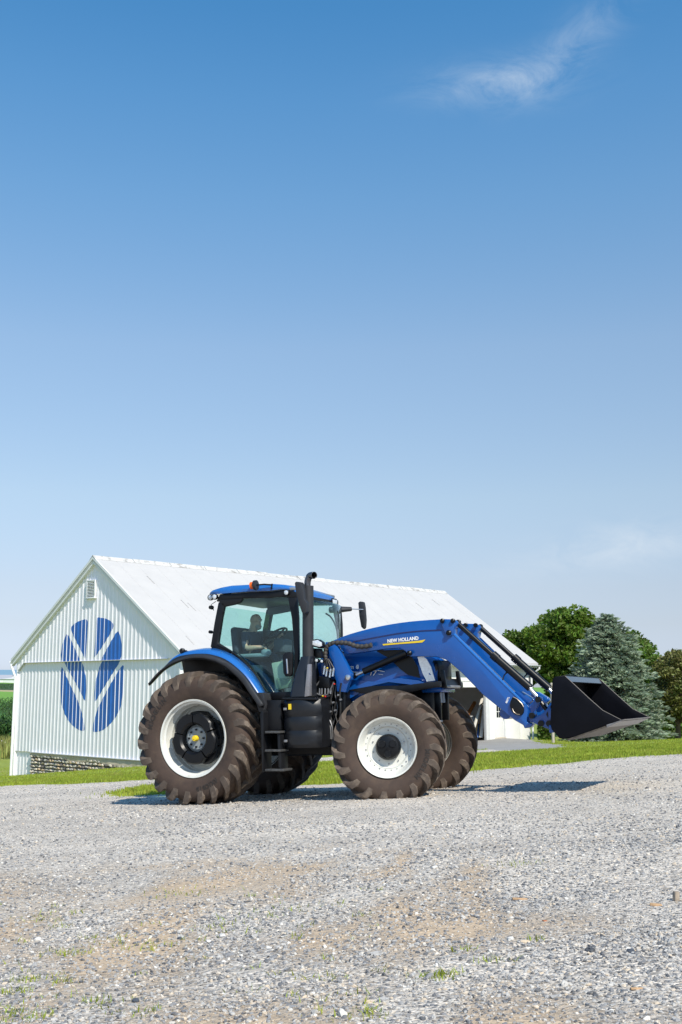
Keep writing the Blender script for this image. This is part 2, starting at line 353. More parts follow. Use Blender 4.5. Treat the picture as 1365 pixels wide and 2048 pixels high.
# ground materials -----------------------------------------------------------
def gravel_material():
    m = bpy.data.materials.new('gravel_ground'); m.use_nodes = True; nt = m.node_tree; b = nt.nodes['Principled BSDF']
    tcn = N(nt, 'ShaderNodeTexCoord'); L = nt.links.new
    def vor(s):
        v = N(nt, 'ShaderNodeTexVoronoi', Scale=s, Randomness=1.0); L(tcn.outputs['Object'], v.inputs['Vector']); return v
    v1, v2 = vor(55), vor(24)
    sepc = N(nt, 'ShaderNodeSeparateColor'); L(v1.outputs['Color'], sepc.inputs[0])
    rp = N(nt, 'ShaderNodeValToRGB'); L(sepc.outputs[0], rp.inputs[0]); e = rp.color_ramp.elements
    e[0].color = (.20, .175, .15, 1); e[1].color = (.86, .755, .635, 1); k = e.new(.18); k.color = (.43, .375, .315, 1); k = e.new(.45); k.color = (.57, .50, .42, 1); k = e.new(.8); k.color = (.70, .615, .515, 1)
    nf = N(nt, 'ShaderNodeTexNoise', Scale=220.0, Detail=2.0); L(tcn.outputs['Object'], nf.inputs['Vector'])
    ov = N(nt, 'ShaderNodeMix', data_type='RGBA', blend_type='OVERLAY'); ov.inputs[0].default_value = .5; L(rp.outputs[0], ov.inputs[6]); L(nf.outputs['Fac'], ov.inputs[7])
    hs = N(nt, 'ShaderNodeHueSaturation'); hs.inputs['Saturation'].default_value = .8; L(ov.outputs[2], hs.inputs['Color'])
    nl = N(nt, 'ShaderNodeTexNoise', Scale=.55, Detail=5.0, Roughness=.6); L(tcn.outputs['Object'], nl.inputs['Vector'])
    pr = N(nt, 'ShaderNodeMapRange'); L(nl.outputs['Fac'], pr.inputs[0]); pr.inputs[1].default_value = .3; pr.inputs[2].default_value = .7; pr.inputs[3].default_value = .88; pr.inputs[4].default_value = 1.12
    vm = N(nt, 'ShaderNodeMix', data_type='RGBA', blend_type='MULTIPLY'); vm.inputs[0].default_value = 1; L(hs.outputs[0], vm.inputs[6]); cb = N(nt, 'ShaderNodeCombineColor')
    for i in range(3): L(pr.outputs[0], cb.inputs[i])
    L(cb.outputs[0], vm.inputs[7])
    mp2 = N(nt, 'ShaderNodeMapping'); mp2.inputs['Scale'].default_value = (.16, 1.0, 1); mp2.inputs['Rotation'].default_value = (0, 0, .16); L(tcn.outputs['Object'], mp2.inputs[0])
    n4 = N(nt, 'ShaderNodeTexNoise', Scale=.9, Detail=4.0, Roughness=.55); L(mp2.outputs[0], n4.inputs['Vector'])
    r4 = N(nt, 'ShaderNodeValToRGB'); L(n4.outputs['Fac'], r4.inputs[0]); r4.color_ramp.elements[0].position = .36; r4.color_ramp.elements[1].position = .64
    r4.color_ramp.elements[0].color = (.86, .86, .86, 1); r4.color_ramp.elements[1].color = (1.0, .99, .97, 1)
    v4 = N(nt, 'ShaderNodeMix', data_type='RGBA', blend_type='MULTIPLY'); v4.inputs[0].default_value = 1; L(vm.outputs[2], v4.inputs[6]); L(r4.outputs[0], v4.inputs[7]); vm = v4
    at_ = N(nt, 'ShaderNodeAttribute', attribute_name='dirt')
    nd = N(nt, 'ShaderNodeTexNoise', Scale=30.0, Detail=6.0, Roughness=.7); L(tcn.outputs['Object'], nd.inputs['Vector'])
    dr = N(nt, 'ShaderNodeValToRGB'); L(nd.outputs['Fac'], dr.inputs[0]); dr.color_ramp.elements[0].color = (.37, .275, .185, 1); dr.color_ramp.elements[1].color = (.66, .51, .36, 1); dr.color_ramp.elements[0].position = .3; dr.color_ramp.elements[1].position = .7
    ds = math_n(nt, 'ADD', at_.outputs['Fac'], math_n(nt, 'MULTIPLY', math_n(nt, 'SUBTRACT', nd.outputs['Fac'], .5), 1.2)); 
    cl = N(nt, 'ShaderNodeMapRange'); L(ds, cl.inputs[0]); cl.inputs[1].default_value = .25; cl.inputs[2].default_value = .8
    mx = N(nt, 'ShaderNodeMix', data_type='RGBA'); L(cl.outputs[0], mx.inputs[0]); L(vm.outputs[2], mx.inputs[6]); L(dr.outputs[0], mx.inputs[7]); L(mx.outputs[2], b.inputs['Base Color'])
    b.inputs['Roughness'].default_value = 1; b.inputs['Specular IOR Level'].default_value = .05
    inv = math_n(nt, 'SUBTRACT', 1.0, math_n(nt, 'MULTIPLY', cl.outputs[0], .7))
    h = math_n(nt, 'ADD', math_n(nt, 'MULTIPLY', v1.outputs['Distance'], -1.0), math_n(nt, 'MULTIPLY', v2.outputs['Distance'], -1.4)); h = math_n(nt, 'MULTIPLY', h, inv)
    h = math_n(nt, 'ADD', h, math_n(nt, 'MULTIPLY', nd.outputs['Fac'], .5))
    bp = N(nt, 'ShaderNodeBump', Strength=.8, Distance=.011); L(h, bp.inputs['Height']); L(bp.outputs[0], b.inputs['Normal'])
    return m
GRAVEL = gravel_material()
SOILG = mat('lawn_soil', (.22, .29, .024), .9, var=.25, scale=2.0, c2=(.30, .34, .05), c3=(.44, .38, .16), s3=.8, t3=.56, bump=.6, bscale=25, dist=.04)
ASPH = mat('old_asphalt', (.30, .285, .265), .9, var=.12, scale=3, bump=.3, bscale=90, c3=(.22, .21, .20), s3=.5)
MEADOW = mat('meadow_soil', (.10, .15, .03), .9, var=.3, c3=(.3, .27, .07), s3=.35, t3=.5, bump=.8, bscale=6, dist=.2)
CORNSOIL = mat('corn_ground', (.035, .075, .018), .9, var=.4, scale=3, bump=1, bscale=2.5, dist=.5)
FIELD = mat('bright_green_field', (.14, .30, .03), .9, var=.12, scale=.06)
STUB = mat('dry_strip', (.38, .33, .17), .9, var=.15, scale=.3)
names = ['gravel_yard', 'lawn', 'driveway', 'meadow_ground', 'corn_ground', 'hay_field', 'stubble_strip']
idx = np.arange(GX.size).reshape(GX.shape); allv = np.stack([GX, GY, GZ], -1).reshape(-1, 3)
for k, (nm, mm) in enumerate(zip(names, [GRAVEL, SOILG, ASPH, MEADOW, CORNSOIL, FIELD, STUB])):
    sel = KL == k
    q = np.stack([idx[:-1, :-1][sel], idx[:-1, 1:][sel], idx[1:, 1:][sel], idx[1:, :-1][sel]], -1)
    u, inv = np.unique(q, return_inverse=True); o = raw(nm, allv[u], inv.reshape(-1, 4), mm, smooth=True)
    tag(o, kind='structure')
    if k == 0:
        a = o.data.attributes.new('dirt', 'FLOAT', 'POINT'); a.data.foreach_set('value', dirt_mask(allv[u][:, 0], allv[u][:, 1]).astype(np.float32))

# loose stones lying on the gravel (uncountable): points carrying size and turn, stones grown on them
def stones():
    pts = []
    for y0, y1, den, s0, s1 in ((2.6, 4.6, 4000, .0035, .0105), (4.6, 6.5, 2600, .0042, .0115), (6.5, 9, 1100, .0055, .013), (9, 13, 400, .007, .0145), (13, 18, 150, .009, .017), (18, 26, 45, .010, .018)):
        hw = .40 * y1 + 1.0; n = int(den * (y1 - y0) * 2 * hw); X = RNG.uniform(-hw, hw, n); Y = RNG.uniform(y0, y1, n)
        d = dirt_mask(X, Y); keep = (RNG.random(n) > d * .55) & (RNG.random(n) < .45 + .9 * fbm(X, Y, .8, 41))
        X, Y = X[keep], Y[keep]; keep = classify(X, Y) == 0; X, Y = X[keep], Y[keep]
        s = s0 + (s1 - s0) * RNG.random(len(X)) ** 2.2; big = RNG.random(len(X)) < .005; s[big] *= 2.1; fine = fbm(X, Y, 1.7, 55) > .56; s[fine] *= .72
        pts.append(np.stack([X, Y, gz(X, Y) + s * .15, s], -1))
    P = np.concatenate(pts); n = len(P)
    me = bpy.data.meshes.new('loose_gravel'); me.vertices.add(n); me.vertices.foreach_set('co', P[:, :3].astype(np.float32).ravel())
    sc_ = np.stack([P[:, 3] * RNG.uniform(.8, 1.35, n), P[:, 3] * RNG.uniform(.7, 1.1, n), P[:, 3] * RNG.uniform(.45, .8, n)], -1).astype(np.float32)
    a = me.attributes.new('scl', 'FLOAT_VECTOR', 'POINT'); a.data.foreach_set('vector', sc_.ravel())
    rt = np.stack([RNG.normal(0, .35, n), RNG.normal(0, .35, n), RNG.uniform(0, 6.28, n)], -1).astype(np.float32)
    a = me.attributes.new('rot', 'FLOAT_VECTOR', 'POINT'); a.data.foreach_set('vector', rt.ravel())
    a = me.attributes.new('vid', 'INT', 'POINT'); a.data.foreach_set('value', RNG.integers(0, 5, n).astype(np.int32))
    o = bpy.data.objects.new('loose_gravel', me); col.objects.link(o)
    m = bpy.data.materials.new('gravel_stone'); m.use_nodes = True; t = m.node_tree; b = t.nodes['Principled BSDF']
    oi = N(t, 'ShaderNodeObjectInfo'); rp = N(t, 'ShaderNodeValToRGB'); t.links.new(oi.outputs['Random'], rp.inputs[0]); e = rp.color_ramp.elements
    e[0].color = (.10, .105, .115, 1); e[1].color = (.74, .70, .64, 1)
    for p, c in ((.22, (.20, .20, .208)), (.5, (.335, .33, .325)), (.8, (.49, .47, .44)), (.92, (.55, .45, .335)), (.98, (.64, .61, .56))): k = e.new(p); k.color = (*c, 1)
    tcn = N(t, 'ShaderNodeTexCoord'); nz = N(t, 'ShaderNodeTexNoise', Scale=2.5, Detail=4.0); t.links.new(tcn.outputs['Object'], nz.inputs['Vector'])
    mx = N(t, 'ShaderNodeMix', data_type='RGBA', blend_type='OVERLAY'); mx.inputs[0].default_value = .4; t.links.new(rp.outputs[0], mx.inputs[6]); t.links.new(nz.outputs['Fac'], mx.inputs[7]); t.links.new(mx.outputs[2], b.inputs['Base Color'])
    b.inputs['Roughness'].default_value = .9; b.inputs['Specular IOR Level'].default_value = .15
    g = bpy.data.node_groups.new('grow_stones', 'GeometryNodeTree'); g.interface.new_socket('Geometry', in_out='INPUT', socket_type='NodeSocketGeometry'); g.interface.new_socket('Geometry', in_out='OUTPUT', socket_type='NodeSocketGeometry')
    gi = g.nodes.new('NodeGroupInput'); go = g.nodes.new('NodeGroupOutput'); J = g.nodes.new('GeometryNodeJoinGeometry')
    for v in range(5):
        ic = g.nodes.new('GeometryNodeMeshIcoSphere'); ic.inputs['Subdivisions'].default_value = 2 if v < 2 else 1
        no = g.nodes.new('ShaderNodeTexNoise'); no.noise_dimensions = '4D'; no.inputs['W'].default_value = v * 7.7 + 1; no.inputs['Scale'].default_value = 1.1
        vm = g.nodes.new('ShaderNodeVectorMath'); vm.operation = 'SUBTRACT'; vm.inputs[1].default_value = (.5, .5, .5); g.links.new(no.outputs['Color'], vm.inputs[0])
        vk = g.nodes.new('ShaderNodeVectorMath'); vk.operation = 'SCALE'; vk.inputs['Scale'].default_value = 2.2; g.links.new(vm.outputs[0], vk.inputs[0])
        sp = g.nodes.new('GeometryNodeSetPosition'); g.links.new(ic.outputs[0], sp.inputs['Geometry']); g.links.new(vk.outputs[0], sp.inputs['Offset'])
        ss = g.nodes.new('GeometryNodeSetShadeSmooth'); ss.inputs['Shade Smooth'].default_value = False; g.links.new(sp.outputs[0], ss.inputs[0])
        sm = g.nodes.new('GeometryNodeSetMaterial'); sm.inputs['Material'].default_value = m; g.links.new(ss.outputs[0], sm.inputs[0])
        ti = g.nodes.new('GeometryNodeGeometryToInstance'); g.links.new(sm.outputs[0], ti.inputs[0]); g.links.new(ti.outputs[0], J.inputs[0])
    ip = g.nodes.new('GeometryNodeInstanceOnPoints'); g.links.new(gi.outputs[0], ip.inputs['Points']); g.links.new(J.outputs[0], ip.inputs['Instance']); ip.inputs['Pick Instance'].default_value = True
    for an, dt, sk in (('vid', 'INT', 'Instance Index'), ('rot', 'FLOAT_VECTOR', 'Rotation'), ('scl', 'FLOAT_VECTOR', 'Scale')):
        na = g.nodes.new('GeometryNodeInputNamedAttribute'); na.data_type = dt; na.inputs[0].default_value = an; g.links.new(na.outputs[0], ip.inputs[sk])
    g.links.new(ip.outputs[0], go.inputs[0])
    md = o.modifiers.new('grow_stones', 'NODES'); md.node_group = g; me.materials.append(m)
    tag(o, 'loose grey crushed stones scattered over the gravel yard', 'gravel', kind='stuff'); return n
NST = stones()

# grass blades ---------------------------------------------------------------
def blades(name, X, Y, h0, h1, wd, m, label, cat, lean=.35, kind='stuff'):
    n = len(X); Z = gz(X, Y); a = RNG.uniform(0, 6.28, n); h = RNG.uniform(h0, h1, n); w_ = wd * RNG.uniform(.6, 1.3, n)
    dx, dy = np.cos(a), np.sin(a); b = RNG.uniform(0, 6.28, n); l = h * lean * RNG.random(n)
    B = np.stack([X, Y, Z - .01], -1); s = np.stack([dx * w_, dy * w_, 0 * w_], -1)
    mid = B + np.stack([np.cos(b) * l * .35, np.sin(b) * l * .35, h * .6], -1); tip = B + np.stack([np.cos(b) * l, np.sin(b) * l, h], -1)
    V = np.stack([B - s, B + s, mid + s * .7, mid - s * .7, tip], 1).reshape(-1, 3); i = np.arange(n)[:, None] * 5
    Fq = np.concatenate([i + np.array([[0, 1, 2]]), i + np.array([[0, 2, 3]]), i + np.array([[3, 2, 4]])], 0)
    o = raw(name, V, Fq, m); tag(o, label, cat, kind=kind); return o
GRASS = leafy(mat('grass_blade', (.25, .34, .026), .6, var=.2, scale=1.2, c2=(.40, .45, .05), island=.35, c3=(.46, .41, .14), s3=.8, t3=.56), .35)
def scatter(n, x0, x1, y0, y1, want=1):
    X = RNG.uniform(x0, x1, n); Y = RNG.uniform(y0, y1, n); j = (RNG.random(n) < .22) * 1.0; k = (classify(X + RNG.normal(0, .22, n) * j, Y + RNG.normal(0, .4, n) * j) == want) & (fbm(X, Y, .5, 77) > RNG.random(n) * .55); return X[k], Y[k]
X1, Y1 = scatter(260000, -9, 13, 18.5, 33); X2, Y2 = scatter(190000, -20, 26, 26, 66)
blades('lawn_grass', np.r_[X1, X2], np.r_[Y1, Y2], .03, .085, .009, GRASS, 'short bright green grass beside and beyond the gravel', 'grass')
# small weeds in the gravel
WX, WY = [], []
def tuft(c, n, r):
    WX.extend(RNG.normal(c[0], r, n)); WY.extend(RNG.normal(c[1], r * .7, n))
for q, n, r in (((25, 1985), 60, .05), ((45, 1960), 40, .04), ((125, 1963), 40, .03), ((75, 1955), 30, .05), ((10, 2030), 80, .05), ((60, 2040), 50, .05), ((880, 1950), 90, .05), ((900, 1945), 40, .03), ((145, 1903), 60, .05), ((195, 2005), 30, .03), ((430, 1850), 40, .08), ((120, 1850), 30, .05),
                ((370, 1785), 60, .15), ((560, 1820), 60, .2), ((1045, 1731), 70, .10), ((930, 1898), 30, .03), ((990, 1918), 30, .04), ((748, 2025), 40, .04), ((655, 1950), 30, .05), ((240, 1880), 40, .12), ((300, 2020), 30, .04), ((1065, 1880), 25, .03), ((80, 1838), 25, .04), ((320, 1884), 40, .07)):
    tuft(pl(*q), n, r)
for i in range(70): tuft(pl(RNG.uniform(0, 760), RNG.uniform(1770, 2040)), 8, .03)
blades('gravel_weeds', np.array(WX), np.array(WY), .012, .045, .0028, GRASS, 'sparse small green weeds sprouting through the gravel', 'weeds', lean=1.3)
# grass along the gravel's edge, longer
# meadow weeds and corn on the left
X, Y = scatter(26000, -45, -12, 72, 96, 3); blades('meadow_weeds', X, Y, .3, 1.0, .07, mat('meadow_weed', (.11, .17, .03), .7, var=.3, scale=.3, c2=(.30, .29, .07), island=.4), 'yellow green weeds below the corn field', 'weeds')
CORN = leafy(mat('corn_leaf', (.055, .125, .030), .5, var=.3, scale=.5, c2=(.11, .21, .05), island=.45), .3)
def corn(name, rows, x0, x1, sp, label):
    V = []; Fq = []
    for y in rows:
        for x in np.arange(x0(y), x1(y), sp):
            xx = x + random.uniform(-.08, .08); z = float(gz(xx, y)); h = random.uniform(2.1, 2.6)
            for j in range(9):
                a = random.uniform(0, 6.28); zz = z + h * (.2 + .8 * j / 9); l = random.uniform(.45, .75); c, s = math.cos(a), math.sin(a); wd = .06; i = len(V)
                V += [(xx - s * wd, y + c * wd, zz), (xx + s * wd, y - c * wd, zz), (xx + c * l * .6 + s * wd, y + s * l * .6 - c * wd, zz + .3), (xx + c * l * .6 - s * wd, y + s * l * .6 + c * wd, zz + .3), (xx + c * l, y + s * l, zz + .02)]
                Fq += [(i, i + 1, i + 2), (i, i + 2, i + 3), (i + 3, i + 2, i + 4)]
    tag(raw(name, V, Fq, CORN), label, 'corn', kind='stuff')
corn('corn_field', np.r_[np.arange(96, 104, .8), np.arange(104, 135, 2.2), np.arange(136, 222, 7)], lambda y: -.36 * y - 4, lambda y: -.26 * y + 2, .30, 'dense dark green corn field left of the barn')
corn('far_corn', np.r_[430, 432, 436, 445], lambda y: -.4 * y, lambda y: -.22 * y, .8, 'distant strip of dark corn beyond the bright field')
# ------------------------------------------------------------------ barn
BA = rad(43.5); bs = np.array([math.sin(BA), math.cos(BA), 0]); bgd = np.array([-math.cos(BA), math.sin(BA), 0])
BC = at(367, 1306, 41.0); BZ0 = float(hgt(BC[0], BC[1])) - .3; BO = np.array([BC[0], BC[1], BZ0])
BM = np.stack([bs, bgd, np.array([0, 0, 1.0])], 1)
barn = empty('barn', Matrix([[*BM[0], BO[0]], [*BM[1], BO[1]], [*BM[2], BO[2]], [0, 0, 0, 1]]), 'long white metal barn with a blue leaf emblem painted on its gable', 'barn')
def bray(px, py, ax, v):
    d = BM.T @ ray(px, py); o = BM.T @ (CAM - BO); t = (v - o[ax]) / d[ax]; return o + d * t
def G(px, py, x=0.0): q = bray(px, py, 0, x); return q[1], q[2]
def S(px, py, y=0.0): q = bray(px, py, 1, y); return q[0], q[2]
WALLW = mat('white_metal_siding', (.88, .86, .91), .45, var=.035, scale=1.5, c3=(.81, .825, .84), s3=.7, t3=.6)
ROOFW = mat('white_painted_roof', (.50, .485, .47), .6, var=.025, scale=1.2, bump=.35, bscale=3.0, dist=.05, c3=(.455, .44, .425), s3=.5, t3=.6)
TRIMW = mat('white_trim', (.76, .77, .77), .5, var=.03)
TRIMG = mat('grey_flashing_and_seam_shade', (.58, .59, .61), .5, var=.1)  # grey trim; also colours the strip standing in for the seam's shadow
PAINTB = mat('emblem_blue', (.022, .135, .49), .5, var=.10, scale=3, c3=(.035, .14, .43), s3=2, t3=.5)
RIDGE = mat('weathered_ridge', (.55, .54, .52), .7, var=.1, scale=2, c3=(.12, .10, .08), s3=3.0, t3=.50)
PARGE = mat('old_parging', (.52, .45, .34), .9, var=.15, scale=3, c3=(.36, .31, .23), s3=2, bump=.4, bscale=30, dist=.03)
MORTAR = mat('foundation_mortar', (.16, .14, .12), .95, var=.2, scale=6, bump=.5, bscale=20)
W_, zl = G(25, 1320); yr, zr = G(188, 1112.5); ze = BC[2] - BZ0; L_, _ = S(1076, 1327)
ze = (ze + zl) / 2 * .5 + ze * .5
def roof_z(y): return ze + (zr - ze) * y / yr if y <= yr else ze + (zr - ze) * (W_ - y) / (W_ - yr)
def slab(mb, yz, x0, x1):
    n = len(yz); mb.add([(x0, *p) for p in yz] + [(x1, *p) for p in yz], [tuple(range(n))[::-1], tuple(range(n, 2 * n))] + [(i, (i + 1) % n, n + (i + 1) % n, n + i) for i in range(n)]); return mb
TH = .10
rf = MB(); slab(rf, [(-.02, ze), (yr, zr), (yr, zr - TH), (-.02, ze - TH)], 0, L_); rfo = rf.build('roof', ROOFW, barn, 0)
rf = MB(); slab(rf, [(W_ + .02, ze), (yr + .004, zr), (yr + .004, zr - TH), (W_ + .02, ze - TH)], 0, L_); rf.build('roof', ROOFW, barn, 0)
rc = MB()
for i in range(12):
    a, b = L_ * i / 12, L_ * (i + 1) / 12 - .03; slab(rc, [(yr - .22, roof_z(yr - .22) + .008), (yr, zr + .05 + random.uniform(-.015, .015)), (yr + .22, roof_z(yr + .22) + .008), (yr, zr + .012)], a - (.06 if i == 0 else 0), b)
rc.build('ridge_cap', RIDGE, barn, 0)
for i in range(1, 24):
    x_ = L_ * i / 24; mb = MB(); slab(mb, [(-.02, ze + .001), (yr - .2, roof_z(yr - .2) + .001), (yr - .2, roof_z(yr - .2) + .005), (-.02, ze + .005)], x_ - .012, x_ + .012); mb.build('sheet_lap', ROOFW, rfo, 0)
# small lifted seams and scuffs on the near slope
for (px, py, dx, dy) in ((302, 1160, 8, 7), (370, 1208, 12, 9), (384, 1214, 8, 5), (380, 1281, 6, 5), (840, 1212, 8, 5), (872, 1205, 8, 6), (940, 1250, 9, 7)):
    th = math.atan2(zr - ze, yr); d = BM.T @ ray(px, py); o = BM.T @ (CAM - BO); n = np.array([0, -math.sin(th), math.cos(th)]); t = (np.dot(n, np.array([0, 0, ze])) - np.dot(n, o)) / np.dot(n, d); q = o + d * t
    mb = MB(); mb.box((0, 0, 0), (.05, .62, .02), .005); ob = mb.build('roof_patch', mat('roof_scuff', (.38, .37, .36), .8, var=.3, scale=8), rfo); ob.location = (q[0], q[1], q[2] + .008); ob.rotation_euler = (th, 0, random.uniform(-.1, .1))
# rakes: stepped fascia boards
for (ya, yb) in ((-.04, yr), (W_ + .04, yr)):
    for k, (x0, x1, t0, t1, mm) in enumerate(((-.05, 0, .0, .12, TRIMW), (-.02, .03, .12, .19, TRIMG), (.0, .14, .19, .31, TRIMW))):
        mb = MB(); za, zb = roof_z(max(0, min(W_, ya))), zr; slab(mb, [(ya, za - t0 + .004), (yb, zb - t0 + .004), (yb, zb - t1), (ya, za - t1)], x0, x1); mb.build('rake_trim', mm, barn, 0)
XW = .14                                                             # gable wall plane
ySR, ySL = .35, W_ - .30
z_seam = (G(60, 1325.6, XW)[1] + G(330, 1316, XW)[1]) / 2
z_bot = (G(40, 1503, XW)[1] + G(280, 1519.5, XW)[1]) / 2
P_ = .272
PROF = [(0, 0), (.105, 0), (.140, .019), (.205, .019), (.24, 0)]
def prof(y):
    t = (y - .05) % P_; return float(np.interp(t, [p[0] for p in PROF] + [P_], [p[1] for p in PROF] + [0]))
def breaks(a, b):
    o = [a, b]; k0 = int(a / P_) - 2
    for k in range(k0, int(b / P_) + 2):
        for p, _h in PROF:
            y = .05 + k * P_ + p
            if a < y < b: o.append(y)
    return sorted(o)
def corr(name, a, b, top, bot, x0, m, label=None):
    mb = MB(); bk = breaks(a, b); rows = [[(x0 - prof(y), y, bot(y)) for y in bk], [(x0 - prof(y), y, top(y)) for y in bk], [(x0 + .05, y, top(y)) for y in bk], [(x0 + .05, y, bot(y)) for y in bk]]
    mb.grid(rows + [rows[0]]); return mb.build(name, m, barn, 0, label=label)
yk0 = G(50, 1326, XW)[0]; yk1, zk1 = G(38.5, 1340.5, XW)
ub = lambda y: z_seam if y < yk0 else max(z_seam + (zk1 - z_seam) * (y - yk0) / (yk1 - yk0), zk1)
corr('upper_siding', ySR, ySL, lambda y: roof_z(y) - .22, ub, XW, WALLW)
corr('lower_siding', ySR, ySL, lambda y: ub(y) + .10, lambda y: z_bot, XW + .06, WALLW)
ylp = G(62, 1510, XW)[0]
corr('corner_siding', ylp, ySL, lambda y: z_bot + .1, lambda y: -3.0, XW + .12, WALLW)
mb = MB(); mb.box((XW - .012, (G(336, 1316, XW)[0] + yk0) / 2, z_seam - .012), (.09, yk0 - G(336, 1316, XW)[0], .022), .0); mb.build('seam_shade_strip', TRIMG, barn, 0)  # grey strip stands in for the shadow line under the siding overlap
q0, q1 = (yk0, z_seam), (yk1, zk1); mb = MB(); slab(mb, [(q0[0], q0[1] + .01), (q1[0], q1[1] + .01), (q1[0], q1[1] - .03), (q0[0], q0[1] - .03)], XW - .055, XW + .03); mb.build('seam_shade_strip', TRIMG, barn, 0)  # the painted shadow line continues down the seam's slanting end
mb = MB(); mb.box((XW + .04, (ySR + ylp) / 2, z_bot - .01), (.16, ylp - ySR, .03)); mb.build('base_flashing', TRIMG, barn, 0)
mb = MB(); zct = roof_z(ySR - .1) - .42; mb.box((XW + .02, ySR - .05, (zct - 3) / 2), (.16, .10, zct + 3), .01); mb.build('corner_trim', TRIMW, barn)
mb = MB(); mb.box((XW + .05, ySL + .04, z_bot * .5 - 1.2 + zk1 * .5), (.14, .10, zk1 - z_bot + 3.4), .01); mb.build('corner_trim', TRIMW, barn)
# louvred vent under the peak
(y1v, z1v), (y0v, z0v) = G(178, 1162.5, XW), G(192.5, 1195.5, XW)
vent = MB()
for c, d in (((XW - .05, y1v, (z0v + z1v) / 2), (.09, .07, z1v - z0v + .06)), ((XW - .05, y0v, (z0v + z1v) / 2), (.09, .07, z1v - z0v + .06)), ((XW - .05, (y0v + y1v) / 2, z1v), (.09, y1v - y0v, .06)), ((XW - .06, (y0v + y1v) / 2, z0v), (.12, y1v - y0v + .1, .06))): vent.box(c, d, .008)
vo = vent.build('vent', TRIMW, barn); mb = MB(); mb.box((XW - .02, (y0v + y1v) / 2, (z0v + z1v) / 2), (.03, y1v - y0v, z1v - z0v)); mb.build('vent_backing', mat('vent_shadow', (.12, .13, .14), .8), vo, 0)
for k in range(11):
    mb = MB(); mb.box((0, 0, 0), (.075, y1v - y0v - .06, .018), 0, Matrix.Rotation(rad(-38), 3, 'Y')); o = mb.build('slat', TRIMW, vo, 0); o.location = (XW - .06, (y0v + y1v) / 2, z0v + (z1v - z0v) * (k + .7) / 11.6)
# the painted emblem: six leaf shapes following the corrugation, a narrow gap in the blue on one flank of each rib
LEAVES = [[(565, 488), (520, 492), (480, 515), (460, 548), (500, 636), (546, 725), (553, 727), (561, 640), (566, 560)],
          [(629, 478), (660, 474), (700, 484), (734, 513), (727, 552), (680, 634), (623, 718), (614, 714), (620, 640), (626, 560)],
          [(437, 582), (412, 625), (398, 685), (398, 738), (455, 848), (500, 930), (537, 1003), (546, 1004), (551, 900), (540, 815), (520, 755), (485, 672)],
          [(764, 561), (784, 615), (792, 685), (781, 738), (720, 838), (660, 936), (614, 1011), (606, 1000), (611, 905), (628, 825), (658, 745), (705, 655)],
          [(393, 793), (386, 880), (387, 1000), (405, 1080), (445, 1155), (495, 1197), (534, 1208), (539, 1180), (522, 1090), (490, 1000), (440, 895)],
          [(790, 780), (794, 880), (786, 1000), (762, 1085), (712, 1158), (655, 1205), (601, 1214), (597, 1180), (618, 1085), (655, 1005), (715, 895)]]
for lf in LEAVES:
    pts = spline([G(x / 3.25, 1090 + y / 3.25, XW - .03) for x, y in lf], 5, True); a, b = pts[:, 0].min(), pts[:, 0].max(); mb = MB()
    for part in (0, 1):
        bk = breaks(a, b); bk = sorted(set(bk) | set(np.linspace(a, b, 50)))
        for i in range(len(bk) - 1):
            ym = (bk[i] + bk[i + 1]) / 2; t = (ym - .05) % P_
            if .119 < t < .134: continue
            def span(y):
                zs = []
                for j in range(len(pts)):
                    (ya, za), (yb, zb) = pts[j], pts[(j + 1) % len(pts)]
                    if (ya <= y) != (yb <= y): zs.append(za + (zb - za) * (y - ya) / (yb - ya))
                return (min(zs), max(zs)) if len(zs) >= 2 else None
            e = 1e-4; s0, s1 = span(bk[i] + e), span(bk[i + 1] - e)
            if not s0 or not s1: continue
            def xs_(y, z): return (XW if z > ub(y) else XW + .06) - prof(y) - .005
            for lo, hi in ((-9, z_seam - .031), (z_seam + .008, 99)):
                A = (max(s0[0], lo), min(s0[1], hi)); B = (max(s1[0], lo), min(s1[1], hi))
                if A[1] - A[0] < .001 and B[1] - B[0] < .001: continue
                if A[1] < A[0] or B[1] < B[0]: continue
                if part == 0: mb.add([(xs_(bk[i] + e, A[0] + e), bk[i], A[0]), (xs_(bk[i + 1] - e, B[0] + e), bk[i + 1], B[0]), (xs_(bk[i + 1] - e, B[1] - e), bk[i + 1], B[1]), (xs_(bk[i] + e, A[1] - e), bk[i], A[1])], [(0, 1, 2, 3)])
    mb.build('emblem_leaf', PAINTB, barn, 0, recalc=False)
# stone foundation under the gable
fx = XW + .06
(yf0, _), (yf1, _) = G(360, 1520, fx), G(62, 1520, fx)
mb = MB(); mb.box((fx + .3, (yf0 + yf1) / 2, z_bot / 2 - 1.6), (.56, yf1 - yf0, z_bot + 3.2 - .04)); fo = mb.build('foundation', MORTAR, barn, 0)
mb = MB(); bandb = lambda t: z_bot - .12 - .30 * (1 - t) - .05 * math.sin(t * 21)
ts = np.linspace(0, 1, 40); ya = yf0 + (yf1 - yf0) * ts
rows = [[(fx - .03, y, z_bot - .02) for y in ya], [(fx - .06 + random.uniform(-.01, .01), y, z_bot - .06) for y in ya], [(fx - .05 + random.uniform(-.012, .012), y, bandb(t) + random.uniform(-.03, .03)) for t, y in zip(ts, ya)], [(fx + .05, y, bandb(t) - .03) for t, y in zip(ts, ya)]]
mb.grid(rows); mb.build('parging', PARGE, fo, 40)
STN = [mat('pale_stone', (.66, .60, .51), .9, var=.2, scale=7, bump=.3), mat('grey_stone', (.44, .42, .39), .9, var=.25, scale=7, bump=.3), mat('tan_stone', (.52, .41, .28), .9, var=.2, scale=7, bump=.3), mat('dark_stone', (.17, .15, .14), .9, var=.2, scale=7, bump=.3)]
SM = []
